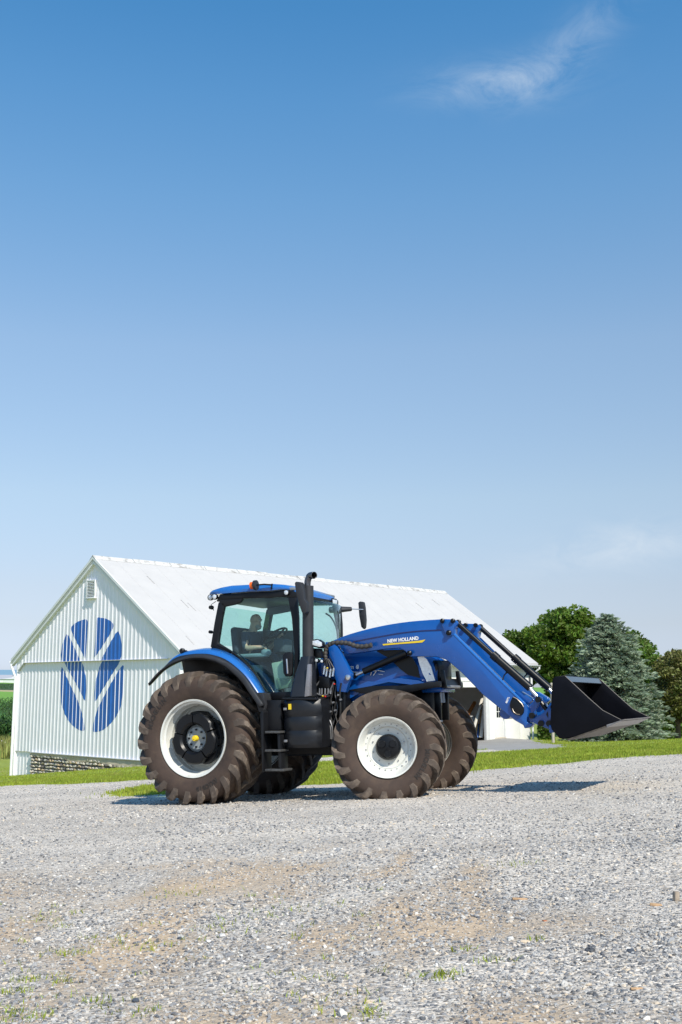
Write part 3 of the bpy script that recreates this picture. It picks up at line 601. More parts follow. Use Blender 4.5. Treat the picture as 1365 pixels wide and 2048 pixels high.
for v in range(12):
    b = bmesh.new(); bmesh.ops.create_icosphere(b, subdivisions=1, radius=.5)
    for vv in b.verts:
        c = vv.co; c = Vector([math.copysign(abs(k) ** .55, k) * .62 for k in c]); vv.co = c + Vector([random.uniform(-.09, .09) for _ in range(3)])
    me = bpy.data.meshes.new('stone'); b.to_mesh(me); b.free(); me.materials.append(STN[[0, 0, 1, 0, 2, 1, 0, 3, 1, 2, 0, 1][v]]); SM.append(me)
z = z_bot - .17; cnt = 0
for r in range(9):
    hh = random.uniform(.11, .15); y = yf1 - .02
    while y > yf0 and cnt < 290:
        wd = random.uniform(.16, .36); t = (y - yf0) / (yf1 - yf0); gl = float(gz(*(BO[:2] + bs[:2] * fx + bgd[:2] * y))) - BZ0
        if z - hh / 2 < bandb(t) and z + hh / 2 > gl - .05:
            o = bpy.data.objects.new('stone', random.choice(SM)); col.objects.link(o); o.parent = fo; o.location = (fx - .005 + random.uniform(-.02, .02), y - wd / 2, z + random.uniform(-.012, .012)); o.scale = (.22, wd * .86, hh * .84); o.rotation_euler = (random.uniform(-.12, .12), 0, 0); cnt += 1
        y -= wd
    z -= hh
# side wall towards the yard, with the open bay and a door
YS = .40
xo0 = S(800, 1420, YS)[0]; xo1, _ = S(972, 1430, YS); zh = S(925, 1374.5, YS)[1]; zt = ze - .10
LW = L_ - .25
PANEL = mat('white_wall_panel', (.74, .74, .71), .55, var=.03, c3=(.68, .68, .65), s3=.8)
def wallpiece(name, x0, x1, z0, z1, y=YS, th=.1, m=PANEL, bev=.004, parent=barn):
    mb = MB(); mb.box(((x0 + x1) / 2, y + th / 2, (z0 + z1) / 2), (x1 - x0, th, z1 - z0), bev); return mb.build(name, m, parent)
x = XW + .12
while x < xo0 - .1: x2 = min(x + 1.2, xo0); wallpiece('wall_panel', x, x2 - .012, -3, zt); x = x2
k = 0; zb = zh
while zb < zt - .02:
    z2 = min(zb + .30, zt); mb = MB(); x0, x1 = xo0, xo1 + .35
    mb.add([(x0, YS, zb), (x1, YS, zb), (x1, YS + .03, z2), (x0, YS + .03, z2), (x0, YS + .1, zb), (x1, YS + .1, zb), (x1, YS + .1, z2), (x0, YS + .1, z2)], [(0, 1, 2, 3), (4, 7, 6, 5), (0, 4, 5, 1), (3, 2, 6, 7), (0, 3, 7, 4), (1, 5, 6, 2)])
    mb.build('siding_board', PANEL, barn, 0); zb = z2
wallpiece('jamb_post', xo1, xo1 + .3, -3, zh - .004, YS - .03, .16, mat('grey_white_post', (.58, .59, .58), .6, var=.05))
xd0, zd0 = S(993, 1475.5, YS); xd1 = S(1010.5, 1476, YS)[0]; zdt = zd0 + 2.05
x = xo1 + .304
for a, b in ((x, xd0 - .06), (xd1 + .06, (xd1 + LW) / 2 + .2), ((xd1 + LW) / 2 + .212, LW)): wallpiece('wall_panel', a, b - .006, -3, zt if a > xo1 + .4 else zh - .004)
wallpiece('wall_panel', xd0 - .054, xd1 + .054, zdt + .06, zt); wallpiece('wall_panel', xd0 - .054, xd1 + .054, -3, zd0 - .02)
door = wallpiece('door', xd0, xd1, zd0, zdt, YS + .02, .06, mat('white_door', (.78, .78, .76), .45, var=.02))
for a, b, c, d in ((xd0 - .07, xd0 - .002, zd0 - .02, zdt + .07), (xd1 + .002, xd1 + .07, zd0 - .02, zdt + .07), (xd0, xd1, zdt + .002, zdt + .07), (xd0 - .1, xd1 + .1, zd0 - .1, zd0 - .004)): wallpiece('door_trim', a, b, c, d, YS - .02, .05, TRIMW if c < zdt and d > zdt else PARGE, parent=door)
pw = (xd1 - xd0) * .60 / 3; DG = mat('dark_pane', (.02, .025, .03), .1, var=.1)
for i in range(3):
    for j in range(3):
        a = xd0 + (xd1 - xd0) * .13 + i * (pw + .035); zc = zd0 + 1.0 + j * .31; wallpiece('pane', a, a + pw, zc, zc + .275, YS + .012, .02, DG, 0, parent=door)
mb = MB(); mb.box((xd1 - .09, YS - .03, zd0 + .93), (.05, .10, .05), .02); mb.build('handle', DSTEEL, door)
# remaining walls close the building
mb = MB(); slab(mb, [(YS, -3), (W_ - .3, -3), (W_ - .3, ze - .12), (yr, zr - .12), (YS, ze - .12)], LW - .1, LW); mb.build('far_gable', WALLW, barn, 0)
mb = MB(); mb.box((LW / 2 + XW, W_ - .32, (ze - 3.1) / 2), (LW - XW - .4, .1, ze + 2.9)); mb.build('back_wall', mat('barn_boards', (.16, .13, .10), .9, var=.3), barn, 0)
mb = MB(); mb.box((L_ / 2, (YS + W_) / 2, zd0 - .22), (L_ - .8, W_ - 1.2, .1)); mb.build('barn_floor', mat('barn_concrete', (.24, .22, .20), .9, var=.2), barn, 0)
# gutter and downspouts
mb = MB(); n = 8; gut = [[(xx, -.10 + .075 * math.cos(a) * 1.0, ze - .10 + .075 * math.sin(a)) for a in np.linspace(math.pi, 2 * math.pi, n)] for xx in (.02, L_ + .04)]
mb.grid(gut); mb.build('gutter', TRIMW, barn, 60, solid=.012)
mb = MB(); mb.box((L_ / 2, .02, ze - .16), (L_ - .1, .04, .14)); mb.build('fascia', TRIMW, barn, 0)
mb = MB(); slab(mb, [(.04, ze - .22), (YS, ze - .14), (YS, ze - .11), (.04, ze - .19)], .1, L_ - .1); mb.build('soffit', TRIMW, barn, 0)
mb = MB(); mb.tube([(L_ - .02, -.1, ze - .15), (L_ - .02, -.1, ze - .28), (L_ - .14, YS - .07, ze - .62), (L_ - .14, YS - .07, -2.2)], .055, 8); mb.build('downspout', TRIMW, barn)
mb = MB(); gut = [[(xx, W_ + .10 + .075 * math.cos(a), ze - .10 + .075 * math.sin(a)) for a in np.linspace(math.pi, 2 * math.pi, n)] for xx in (-.04, L_)]; mb.grid(gut); mb.build('gutter', TRIMW, barn, 60, solid=.012)
mb = MB(); mb.tube([(.02, W_ + .1, ze - .15), (.02, W_ + .08, ze - .3), (.08, W_ - .2, ze - .8), (.08, W_ - .18, -1.35), (.02, W_ - .1, -1.6), (-.05, W_ + .05, -1.65)], .055, 8); mb.build('downspout', TRIMW, barn)
# boards and pipes leaning inside the open bay
def lean(name, px0, py0, px1, py1, dep, wd, th, m, label, cat='board'):
    a = bray(px0, py0, 1, YS + dep); b = bray(px1, py1, 1, YS + dep + .5); a[2] = max(a[2], zd0 - .165); v = Vector(b - a); ln = v.length
    mb = MB(); mb.box((0, 0, ln / 2), (wd, th, ln), .004); o = mb.build(name, m); q = v.to_track_quat('Z', 'Y')
    o.matrix_world = barn.matrix_world @ Matrix.Translation(Vector(a)) @ q.to_matrix().to_4x4(); tag(o, label, cat, 'boards leaning in the barn bay'); return o

bpy.context.view_layer.update()
WOODP = mat('pale_board', (.62, .60, .55), .7, var=.1); WOODY = mat('yellow_board', (.45, .33, .14), .8, var=.2); WOODB = mat('brown_board', (.22, .12, .06), .8, var=.2)
lean('leaning_plank', 944, 1473, 967, 1390, .5, .13, .05, WOODP, 'long white plank leaning at a slant in the open barn bay')
lean('leaning_plank', 962.5, 1475, 969.5, 1405, .4, .16, .05, WOODP, 'white board standing by the right jamb of the barn bay')
lean('leaning_plank', 952, 1475, 958, 1418, .7, .07, .04, WOODY, 'narrow yellow board left of the blue board in the barn bay')
lean('leaning_plank', 959, 1475, 963, 1420, .8, .07, .04, WOODY, 'narrow yellow board right of the blue board in the barn bay')
lean('leaning_plank', 955, 1475, 957, 1448, .6, .12, .04, mat('blue_board', (.03, .12, .36), .6), 'short blue board among the leaning planks')
lean('leaning_plank', 967, 1475, 971, 1425, 1.0, .16, .05, WOODB, 'dark red brown board beside the right jamb of the barn bay')
lean('leaning_plank', 938, 1474, 945, 1432, 1.0, .3, .04, mat('grey_sheet', (.45, .46, .47), .6, var=.2), 'grey sheet leaning left of the white plank in the barn')
lean('leaning_plank', 930, 1440, 950, 1405, 1.6, .14, .14, mat('orange_timber', (.45, .17, .05), .7, var=.3), 'orange brown timber slanting inside the barn bay', 'timber')
# ------------------------------------------------------------------ tractor (own frame: x forward, y to its left = away from the lens, z up, origin under the rear axle)
TR = np.array([[0.9069913521, 0.4204256184, -0.0246776535], [-0.41998739, 0.9072845742, 0.0211019818], [0.0312614681, -0.0087750117, 0.9994727209]])
TO = np.array([-1.63228765, 17.47794283, 0.0])
tractor = empty('tractor', Matrix([[*TR[0], TO[0]], [*TR[1], TO[1]], [*TR[2], TO[2]], [0, 0, 0, 1]]), 'blue farm tractor with cab, front loader and black bucket on the gravel', 'tractor')
_o = TR.T @ (CAM - TO)
def T3(px, py, y): d = TR.T @ ray(px, py); return _o + d * ((y - _o[1]) / d[1])
def T(px, py, y): q = T3(px, py, y); return (q[0], q[2])
def TP(pts, y): return [T(a, b, y) for a, b in pts]
RH = .945
# ---- wheels ----
def wheel(R, bead, hw, nl, car, flat, white_prof, mir, x, y, z, steer, front, words):
    mb = MB(); s = hw / .355
    prof_ = [(bead - .012, .27 * s), (bead + .02, .292 * s), (bead + .07, .325 * s), (bead + (car - bead) * .45, .352 * s), (bead + (car - bead) * .66, .35 * s), (bead + (car - bead) * .83, .325 * s), (car - .012, .25 * s), (car, .12 * s), (car + .002, 0)]
    full = [(r, -yy) for r, yy in prof_] + [(r, yy) for r, yy in prof_[::-1][1:]]
    mb.lathe(spline(full, 3), 72)
    lh = R - car
    top = np.array([(.352 * s, car - lh * 2.7), (.364 * s, car - lh * 1.0), (.352 * s, car + lh * .1), (.315 * s, car + lh * .72), (.22 * s, R - .003), (.1 * s, R), (-.03 * s, R)])
    botm = np.array([(.33 * s, car - lh * 2.75), (.335 * s, car - lh * 1.2), (.31 * s, car - lh * .6), (.26 * s, car - .03), (.18 * s, car - .012), (.08 * s, car - .012), (-.02 * s, car - .012)])
    ps = np.array([0, .012, .035, .085, .19, .30, .41]) * (.95 / R)
    for side in (-1, 1):
        for k in range(nl):
            ph0 = 2 * math.pi * (k + (.5 if side > 0 else 0)) / nl
            rows = []
            for i in range(7):
                ww = [.056, .056, .053, .047, .042, .04, .038][i] * (1 if not front else .86) / R
                c = ph0 - ps[i]; (yt, rt), (yb, rb) = top[i], botm[i]
                q = [(c - ww * 1.35, rb, yb), (c - ww * .9, rt, yt), (c + ww * .9, rt, yt), (c + ww * 1.5, rb, yb)]
                rows.append([(r * math.cos(a), side * yy, r * math.sin(a)) for a, r, yy in q])
            o = len(mb.v); mb.grid(rows, mi=1); mb.f.append(tuple(o + j for j in range(4))); mb.f.append(tuple(o + 24 + j for j in range(4))[::-1]); mb.m += [1, 1]
    mb.v = [(a, b * (1 + .03 * max(0, (-c - flat * .72) / (R * .3))), max(c, -flat)) for a, b, c in mb.v]
    tyre = mb
    rim = MB(); rim.lathe(white_prof, 64)
    if mir: tyre, rim = tyre.mirror(), rim.mirror()
    # the mesh of the wheel itself is the painted rim; everything else hangs on it
    w_ = rim.build('wheel', WHITEP, tractor, 40, solid=.012); w_.location = (x, y, z); w_.rotation_euler = (0, 0, steer)
    tyre.build('tyre', [RUBBER, TREAD], w_, 20)
    sg = 1 if mir else -1
    if words:
        L = MB()
        for txt, phc, rr, size in words:
            wd = size * .62; n = len(txt)
            for i, ch in enumerate(txt):
                if ch == ' ': continue
                V, Fc = text_mesh(ch, size, .004, .004); V = V - np.array([V[:, 0].mean(), 0, 0])
                a = phc - (i - (n - 1) / 2) * wd / (rr + size * .4) ; c_, s_ = math.cos(a), math.sin(a)
                P = []
                for u, v, e in V:
                    r = rr + v; t = -u / (rr + size * .4); aa = a + t; yo = np.interp(r, sorted([p[0] for p in prof_[:5]]), [p[1] for p in sorted(prof_[:5])])
                    P.append((r * math.cos(aa), sg * (yo + .003 + max(e, 0)), r * math.sin(aa)))
                L.add(P, Fc)
        L.build('sidewall_lettering', LETTER, w_, 0)
    return w_
rear_prof = [(.548, .29), (.566, .30), (.562, .312), (.545, .305), (.53, .26), (.50, .20), (.485, .05), (.50, -.06), (.50, -.20), (.53, -.26), (.545, -.305), (.562, -.312), (.566, -.30), (.548, -.29)]
rear_prof = [(.10, -.02), (.44, -.02), (.485, .05)] + [(.485, .05), (.50, .2), (.53, .26), (.545, .305), (.562, .312), (.566, .30)]
rear_near = [(.566, -.30), (.562, -.312), (.545, -.306), (.534, -.262), (.512, -.248), (.506, -.15), (.487, -.13), (.487, .14), (.50, .20), (.533, .27), (.547, .306), (.566, .30)]
rear_near = rear_near[:7] + [(.487, -.02), (.474, -.01), (.474, .03), (.42, .02), (.40, -.012), (.15, .0)]
front_near = [(.408, -.262), (.404, -.275), (.392, -.268), (.382, -.235), (.365, -.215), (.352, -.165), (.342, -.135), (.338, -.125), (.29, -.122), (.283, -.128), (.278, -.122), (.27, -.095), (.20, -.09), (.05, -.09)]
wr = wheel(.988, .545, .36, 23, .920, .955, rear_near, False, 0, -.94, RH, 0, False, [('MICHELIN', rad(148), .70, .105), ('AXIOBIB', rad(-68), .70, .09)])
wl = wheel(.988, .545, .36, 23, .920, .955, rear_near, True, 0, .94, RH, 0, False, [])
wfr = wheel(.782, .39, .305, 19, .724, .715, front_near, False, 2.995, -.94, .787, .2617, True, [('MICHELIN', rad(-25), .53, .085)])
wfl = wheel(.782, .39, .305, 19, .724, .715, front_near, True, 2.845, .92, .787, .29, True, [('MICHELIN', rad(-25), .53, .085)])
for o_ in (wr, wl):
    sg = -1 if o_ is wr else 1
    # inner barrel of the rim, hub and cast weights
    mb = MB(); mb.lathe([(.487, 0), (.50, .2), (.533, .27), (.566, .30)], 48); (mb if sg < 0 else mb.mirror()).build('rim_barrel', WHITEP, o_, 40)
    mb = MB(); mb.lathe([(.0, -.20), (.16, -.20), (.20, -.17), (.21, -.03), (.3, .01)], 32); (mb if sg < 0 else mb.mirror()).build('hub', mat('grey_hub', (.27, .30, .31), .45, var=.1), o_)
    mb = MB(); mb.lathe([(0, -.275), (.035, -.275), (.042, -.265), (.042, -.20)], 24); mb.lathe([(0, -.283), (.012, -.283), (.012, -.27)], 12); (mb if sg < 0 else mb.mirror()).build('hub_cap', YELLOW, o_)
    for k in range(8):
        a = 2 * math.pi * k / 8; mb = MB(); mb.lathe([(0, -.225), (.016, -.225), (.016, -.19)], 6, (.125 * math.cos(a), 0, .125 * math.sin(a))); (mb if sg < 0 else mb.mirror()).build('wheel_nut', BLACKP, o_)
    for ring, (y0, y1, ri, ro, n, ph) in enumerate(((-.30, -.20, .205, .375, 5, .35), (-.17, -.06, .22, .40, 5, .95))):
        for k in range(n):
            a0 = ph + 2 * math.pi * k / n + .035; a1 = ph + 2 * math.pi * (k + 1) / n - .035; m_ = 10; sec = []
            for a in np.linspace(a0, a1, m_):
                e = min((a - a0), (a1 - a)) / (a1 - a0); rr = ro - (.028 if e < .12 else 0)
                sec.append([(r * math.cos(a), yy, r * math.sin(a)) for r, yy in ((ri, y1), (ri, y0 + .03), (ri + .03, y0), (rr - .02, y0), (rr, y0 + .02), (rr, y1))])
            mb = MB(); mb.grid(sec, True); mb.f += [tuple(range(6)), tuple(range((m_ - 1) * 6, m_ * 6))[::-1]]; mb.m += [0, 0]
            (mb if sg < 0 else mb.mirror()).build('wheel_weight', BLACKP, o_, 40)
for o_ in (wfr, wfl):
    sg = -1 if o_ is wfr else 1
    mb = MB(); mb.lathe([(.342, -.13), (.345, .1), (.365, .2), (.40, .26)], 40); (mb if sg < 0 else mb.mirror()).build('rim_barrel', WHITEP, o_, 40)
    mb = MB(); mb.lathe([(0, -.215), (.10, -.215), (.15, -.20), (.172, -.17), (.175, -.085)], 32)
    for k in range(3):
        a = rad(90 + 60 + 120 * k) + .0; mb.lathe([(0, -.232), (.045, -.232), (.052, -.222), (.052, -.2)], 20, (.085 * math.cos(a), 0, .085 * math.sin(a)))
    mb.lathe([(0, -.23), (.014, -.23), (.014, -.21)], 8); (mb if sg < 0 else mb.mirror()).build('hub', BLACKP, o_)
    for k in range(24):
        a = 2 * math.pi * k / 24 + .1; big = k % 4 < 2; r_ = .010 if big else .0055
        mb = MB(); mb.lathe([(0, -.136), (r_, -.136), (r_, -.118)], 8, (.311 * math.cos(a), 0, .311 * math.sin(a))); (mb if sg < 0 else mb.mirror()).build('wheel_bolt', DSTEEL if big else BLACKP, o_)
    for k in range(10):
        a = 2 * math.pi * k / 10 + .3; mb = MB(); mb.lathe([(0, -.112), (.010, -.112), (.010, -.09)], 6, (.225 * math.cos(a), 0, .225 * math.sin(a))); (mb if sg < 0 else mb.mirror()).build('wheel_nut', DSTEEL, o_)
# ---- chassis and axles ----
mb = MB(); mb.box((1.35, 0, .92), (3.3, .56, .55), .06); mb.box((.05, 0, .95), (.7, .7, .75), .1); mb.box((2.45, 0, 1.12), (1.5, .5, .5), .05); mb.build('chassis', BLACK, tractor)
mb = MB(); mb.tube([(0, -.95, RH), (0, -.4, RH), (0, .4, RH), (0, .95, RH)], [.13, .2, .2, .13], 16); mb.build('rear_axle', BLACKP, tractor)
mb = MB(); mb.tube([(2.995, -.85, .787), (2.995, -.3, .80), (2.995, .3, .80), (2.995, .85, .787)], [.13, .12, .12, .13], 14); mb.box((2.995, 0, .86), (.5, .36, .3), .05); mb.build('front_axle', BLACKP, tractor)
mb = MB(); mb.box((1.7, .78, .95), (.95, .5, .55), .06); mb.build('side_tank', BLACK, tractor)
# ---- rear fenders ----
FA = [(297, 1369), (312, 1351), (326, 1338), (348, 1325), (381, 1316.5), (414, 1317.5), (447, 1330), (480, 1358), (500, 1386), (519, 1413)]
FB = [(300, 1366), (316, 1347), (333, 1333), (354, 1320.5), (385, 1311.5), (416, 1312), (450, 1323.5), (486, 1352), (508, 1384), (527, 1411)]
FC = [(335, 1329.5), (344, 1322), (356, 1315), (376, 1310.5), (400, 1308.7), (424, 1310.7), (454, 1321.7), (487, 1349), (510, 1380), (529, 1409)]
FD = [(348, 1318), (362, 1308), (378, 1302.5), (400, 1298.5), (420, 1297), (440, 1300), (470, 1313), (500, 1339), (519, 1365), (531, 1387)]
def curve(pts, y, n=40):
    c = resample(spline(pts, 6), n); return [T3(a, b, y) for a, b in c]
for mir in (False, True):
    fl = MB(); fl.grid([curve(FA, -1.265), curve(FB, -1.235), curve(FC, -1.12)]); bl = MB(); c2 = curve(FC, -1.12); d2 = curve(FD, -.84)
    cr = [p * .5 + q * .5 + np.array([0, 0, .02]) for p, q in zip(c2, d2)]; e2 = [np.array([p[0] - .01, -.60, p[2] - .02]) for p in d2]
    bl.grid([[p + np.array([0, .004, .004]) for p in c2], cr, d2])
    if mir: fl, bl = fl.mirror(), bl.mirror()
    fe = bl.build('fender', BLUE2, tractor, 30, solid=.02); fl.build('fender_flare', GREYP, fe, 60, solid=.022)
    un = MB(); un.grid([[p + np.array([0, .012, -.016]) for p in curve(FA, -1.265)], [p + np.array([.0, .02, -.03]) for p in curve(FB, -1.20)], [p - np.array([0, 0, .03]) for p in curve(FC, -1.05)], [p - np.array([0, 0, .03]) for p in d2], e2, [np.array([.25 + (p[0] - .25) * .9, -.585, 1.2 + (p[2] - 1.2) * .45]) for p in e2], [np.array([.25 + (p[0] - .25) * .6, -.575, 1.0]) for p in e2]]); (un.mirror() if mir else un).build('fender_liner', BLACKP, fe, 60, solid=.01)
mb = MB(); mb.prism(TP([(508, 1384), (531, 1386), (536, 1408), (533, 1424), (522, 1424), (519, 1412)], -1.05), -1.12, -.9, .01); mb.build('fender_bracket', GREYP, tractor)
q = T3(365, 1302, -1.0); mb = MB(); mb.lathe([(0, -.035), (.03, -.035), (.042, -.02), (.042, .02), (.03, .04), (0, .04)], 16, q); mb.tube([q, q + np.array([.07, .02, .0])], .012, 8); mb.tube([q + np.array([.01, 0, -.03]), T3(365, 1312, -1.0)], .014, 8); mb.tube([q + np.array([.07, .02, 0]), T3(392, 1305, -.95)], .003, 6); mb.build('fender_lamp', BLACKP, tractor)
# ---- cab ----
CY = .80
secs = []
for (px, zt_, zb_, w0) in ((413, 1183, 1186.5, .60), (420, 1178.5, 1187, .68), (436, 1174, 1187.5, .74), (460, 1170, 1186, .765), (500, 1168, 1182.5, .775), (543, 1166.5, 1181, .775), (566, 1168.5, 1178, .765), (582, 1173, 1178.5, .73), (592, 1178, 1183.5, .66), (597, 1183, 1187, .58)):
    a = T3(px, zt_, -.70); b = T3(px, zb_, -.76); xx = a[0]; zt2, zb2 = a[2], b[2]; h = zt2 - zb2; r = []
    for yy, f in ((-w0, 0), (-w0 - .004, .35), (-w0 + .03, .75), (-w0 + .12, .97), (-w0 * .5, 1.12), (0, 1.18), (w0 * .5, 1.12), (w0 - .12, .97), (w0 - .03, .75), (w0 + .004, .35), (w0, 0), (0, -.05)): r.append((xx, yy, zb2 + h * f))
    secs.append(r)
rs = [[resample(np.array(secs)[:, k, :], 26)[i] for k in range(12)] for i in range(26)]
mb = MB(); mb.grid(rs, True); mb.f += [tuple(range(12))[::-1], tuple(25 * 12 + k for k in range(12))]; mb.m += [0, 0]; roof_o = mb.build('cab_roof', BLUE2, tractor, 40)
xr, zr_ = T(452, 1201, -CY); xf, zf_ = T(590, 1197, -CY); ztop = (zr_ + zf_) / 2 + .02
zroof = [s[0][2] for s in secs]
mb = MB(); mb.prism(TP([(432, 1203), (440, 1188), (460, 1187.5), (500, 1184), (543, 1182.5), (566, 1179.5), (580, 1180), (594, 1185), (594, 1198), (578, 1196), (484, 1198), (447, 1202)], -.74), -.74, .74, .015); mb.build('roof_frame', BLACK, roof_o, 30)
def post(name, pts, th=.07, yo=-CY, far=True, m=BLACK):
    out = []
    for mir in ((False, True) if far else (False,)):
        mb = MB(); mb.prism(TP(pts, yo), yo, yo + th, .012); out.append((mb.mirror() if mir else mb).build(name, m, tractor))
    return out
post('cab_pillar', [(437, 1204), (450, 1206), (444, 1235), (436, 1286), (462, 1302), (458, 1307), (428, 1299), (421, 1294), (429, 1245)])
post('cab_pillar', [(576, 1196), (593, 1195), (596, 1235), (597, 1310), (593, 1388), (586, 1388), (589, 1306), (583.5, 1236)])
post('cab_gusset', [(436, 1200), (486, 1197), (480, 1205), (470, 1209), (446, 1214)], .06)
post('cab_sill', [(531, 1385), (590, 1383), (592, 1398), (536, 1400)], .1)
mb = MB(); mb.tube([T3(a, b, -CY + .01) for a, b in spline([(436, 1290), (466, 1305), (494, 1329), (514, 1355), (526, 1377), (532, 1387)], 4)], .016, 8); mb.tube([T3(a, b, -CY + .05) for a, b in spline([(470, 1301), (495, 1323), (512, 1346), (527, 1372), (537, 1385)], 4)], .010, 8, mi=1); mb.build('door_frame', [BLACK, GREYP], tractor)
# far B pillar and lower far door
mb = MB(); mb.prism(TP([(500, 1263), (588, 1261), (592, 1355), (515, 1355), (500, 1320)], .74), .70, .76, .01); mb.build('far_door_panel', INTER, tractor)
mb = MB(); mb.prism(TP([(536, 1216), (584, 1207), (586, 1222), (560, 1227), (537, 1231)], .7), .68, .72, .005); mb.build('sun_blind', INTER, tractor)
GL = [(450, 1213), (478, 1205), (484, 1198), (577, 1195), (583.5, 1236), (589, 1306), (587, 1384), (531, 1386), (514, 1354), (494.5, 1328), (466, 1304), (436, 1288)]
for mir in (False, True):
    mb = MB(); mb.prism(TP(GL, -CY + .03), -CY + .03, -CY + .036, 0); (mb.mirror() if mir else mb).build('side_window', GLASS, tractor, 0)
# windscreen: bowed sheet between the front pillars
rows = []
for (pz, xo) in ((1198, -.02), (1225, .03), (1260, .10), (1290, .16), (1330, .20)):
    xb, zb = T(591, pz, -CY); rows.append([(xb + xo * 0 + .20 * (1 - (yy / CY) ** 2) - .0, yy, zb) for yy in np.linspace(-CY + .04, CY - .04, 13)])
mb = MB(); mb.grid(rows); mb.build('windscreen', WSGLASS, tractor, 60, solid=.006)
mb = MB(); xb0, zb0 = T(446, 1215, 0); xb1, zb1 = T(432, 1290, 0); mb.prism([(T(446, 1213, -CY)[0], T(446, 1213, -CY)[1]), (T(446, 1213, -CY)[0] + .006, T(446, 1213, -CY)[1]), (T(432, 1290, -CY)[0] + .006, T(432, 1290, -CY)[1]), (T(432, 1290, -CY)[0], T(432, 1290, -CY)[1])], -CY + .08, CY - .08); mb.build('rear_window', GLASS, tractor, 0)
mb = MB(); z0 = T(560, 1393, -CY)[1]; xr0 = T(440, 1300, -CY)[0]; xf0 = T(592, 1390, -CY)[0]
mb.prism([(.55, z0), (xf0, z0), (xf0, z0 + .06), (.55, z0 + .06)], -.76, .76, .01); mb.prism([(xr0 + .05, 1.95), (.65, 1.95), (.65, z0), (.75, z0), (.75, 2.0), (xr0 + .05, 2.0)], -.74, .74, 0); mb.prism([(xf0 - .02, z0), (xf0 + .12, z0), (xf0 + .18, 2.06), (xf0 + .05, 2.06)], -.7, .7, .02); mb.build('cab_floor', INTER, tractor, 30)
mb = MB(); zc = T(540, 1190, 0)[1]; mb.box(((xr + xf) / 2, 0, zc - .02), (xf - xr - .1, 1.46, .05), .02); mb.build('headliner', mat('headliner_grey', (.16, .19, .22), .8), roof_o)
# seat, steering wheel, console, screen
YD = -.10; sx, sz = T(514, 1334, YD)
mb = MB(); mb.box((sx, YD, sz), (.50, .52, .14), .05, seg=3); seat = mb.build('seat', mat('dark_blue_seat', (.02, .035, .06), .8), tractor); mb = MB(); mb.box((sx - .26, YD, sz + .33), (.12, .50, .60), .055, Matrix.Rotation(rad(-6), 3, 'Y'), seg=3); mb.build('backrest', MATS['dark_blue_seat'], seat); mb = MB(); mb.box((sx - .02, YD, sz - .22), (.34, .36, .32), .03); mb.build('seat_base', INTER, seat)
mb = MB(); mb.box((sx + .12, YD - .34, sz + .16), (.55, .12, .06), .025); mb.box((sx + .36, YD - .34, sz + .20), (.12, .14, .09), .03); mb.build('armrest', mat('armrest_grey', (.30, .36, .38), .5), seat)
px_, pz_ = T(548, 1278, 0); mb = MB(); mb.tube([(px_ + .22, 0, z0 + .05), (px_ + .05, 0, pz_)], .05, 10); mb.box((px_ + .16, 0, pz_ - .12), (.2, .3, .22), .04); colm = mb.build('steering_column', INTER, tractor)
mb = MB(); ring = [Vector((.205 * math.cos(a), .205 * math.sin(a), 0)) for a in np.linspace(0, 2 * math.pi, 29)]; mb.tube(ring, .016, 8, False)
for a in (0, 2.1, 4.2): mb.tube([(0, 0, -.02), (.2 * math.cos(a), .2 * math.sin(a), 0)], .014, 6)
o = mb.build('steering_wheel', BLACK, colm); o.location = (px_ + .03, 0, pz_ + .05); o.rotation_euler = (0, rad(-32), 0)
mx_, mz_ = T(538, 1277, .3); mb = MB(); mb.box((mx_, .32, mz_), (.07, .34, .26), .02); mb.box((mx_ + .05, .34, mz_ - .25), (.05, .05, .3), .01); mb.build('display_screen', GREYP, tractor)
mb = MB(); mb.prism(TP([(544, 1326), (566, 1322), (585, 1320), (587, 1372), (560, 1380), (553, 1378)], -.70), -.72, -.66, .015); mb.prism(TP([(555, 1356), (586, 1357), (586, 1374), (562, 1379)], -.72), -.745, -.71, .008, 1); mb.build('door_pocket', [CREAM, mat('pocket_green', (.22, .28, .20), .6)], tractor)
mb = MB(); mb.prism(TP([(566, 1311), (572, 1305), (583, 1304), (587, 1310), (586, 1346), (582, 1353), (572, 1353), (568, 1346)], -CY), -CY - .02, -CY + .03, .012); hd = mb.build('door_handle_plate', BLACK, tractor); mb = MB(); mb.tube([T3(574, 1318, -CY - .05), T3(575, 1330, -CY - .055), T3(576, 1347, -CY - .04)], .014, 8); mb.build('door_handle', STEEL, hd)
# cab lamps, beacon, mirrors, camera
def lamp(px, py, y, r, name='work_lamp', dirx=0, parent=tractor):
    q = T3(px, py, y); mb = MB(); mb.lathe([(r * .6, .07), (r, .03), (r * 1.05, -.015), (r * .95, -.02), (r * .9, -.012)], 18, q); o = mb.build(name, BLACKP, parent); mb = MB(); mb.lathe([(0, -.022), (r * .6, -.02), (r * .92, -.01)], 18, q); mb.build('lens', LAMP, o)
    return o
lamp(430, 1193.5, -.76, .045); lamp(573.5, 1185, -.77, .042); lamp(421.5, 1195, -.5, .045); q = T3(665, 1203, .55); mb = MB(); mb.box(q, (.09, .2, .10), .02); wo = mb.build('work_lamp', BLACKP, tractor); mb = MB(); mb.box(q + np.array([.047, 0, -.01]), (.01, .16, .07), .003); mb.build('lens', LAMP, wo)
q0 = T3(545, 1170, -.80); q1 = T3(514, 1170, -.84); mb = MB(); mb.tube([q0, q0 * .5 + q1 * .5 + np.array([0, 0, .01]), q1], .012, 8); mb.tube([q0 + np.array([0, 0, .02]), T3(543, 1179, -.79)], .012, 8); bo = mb.build('beacon_arm', BLACKP, tractor)
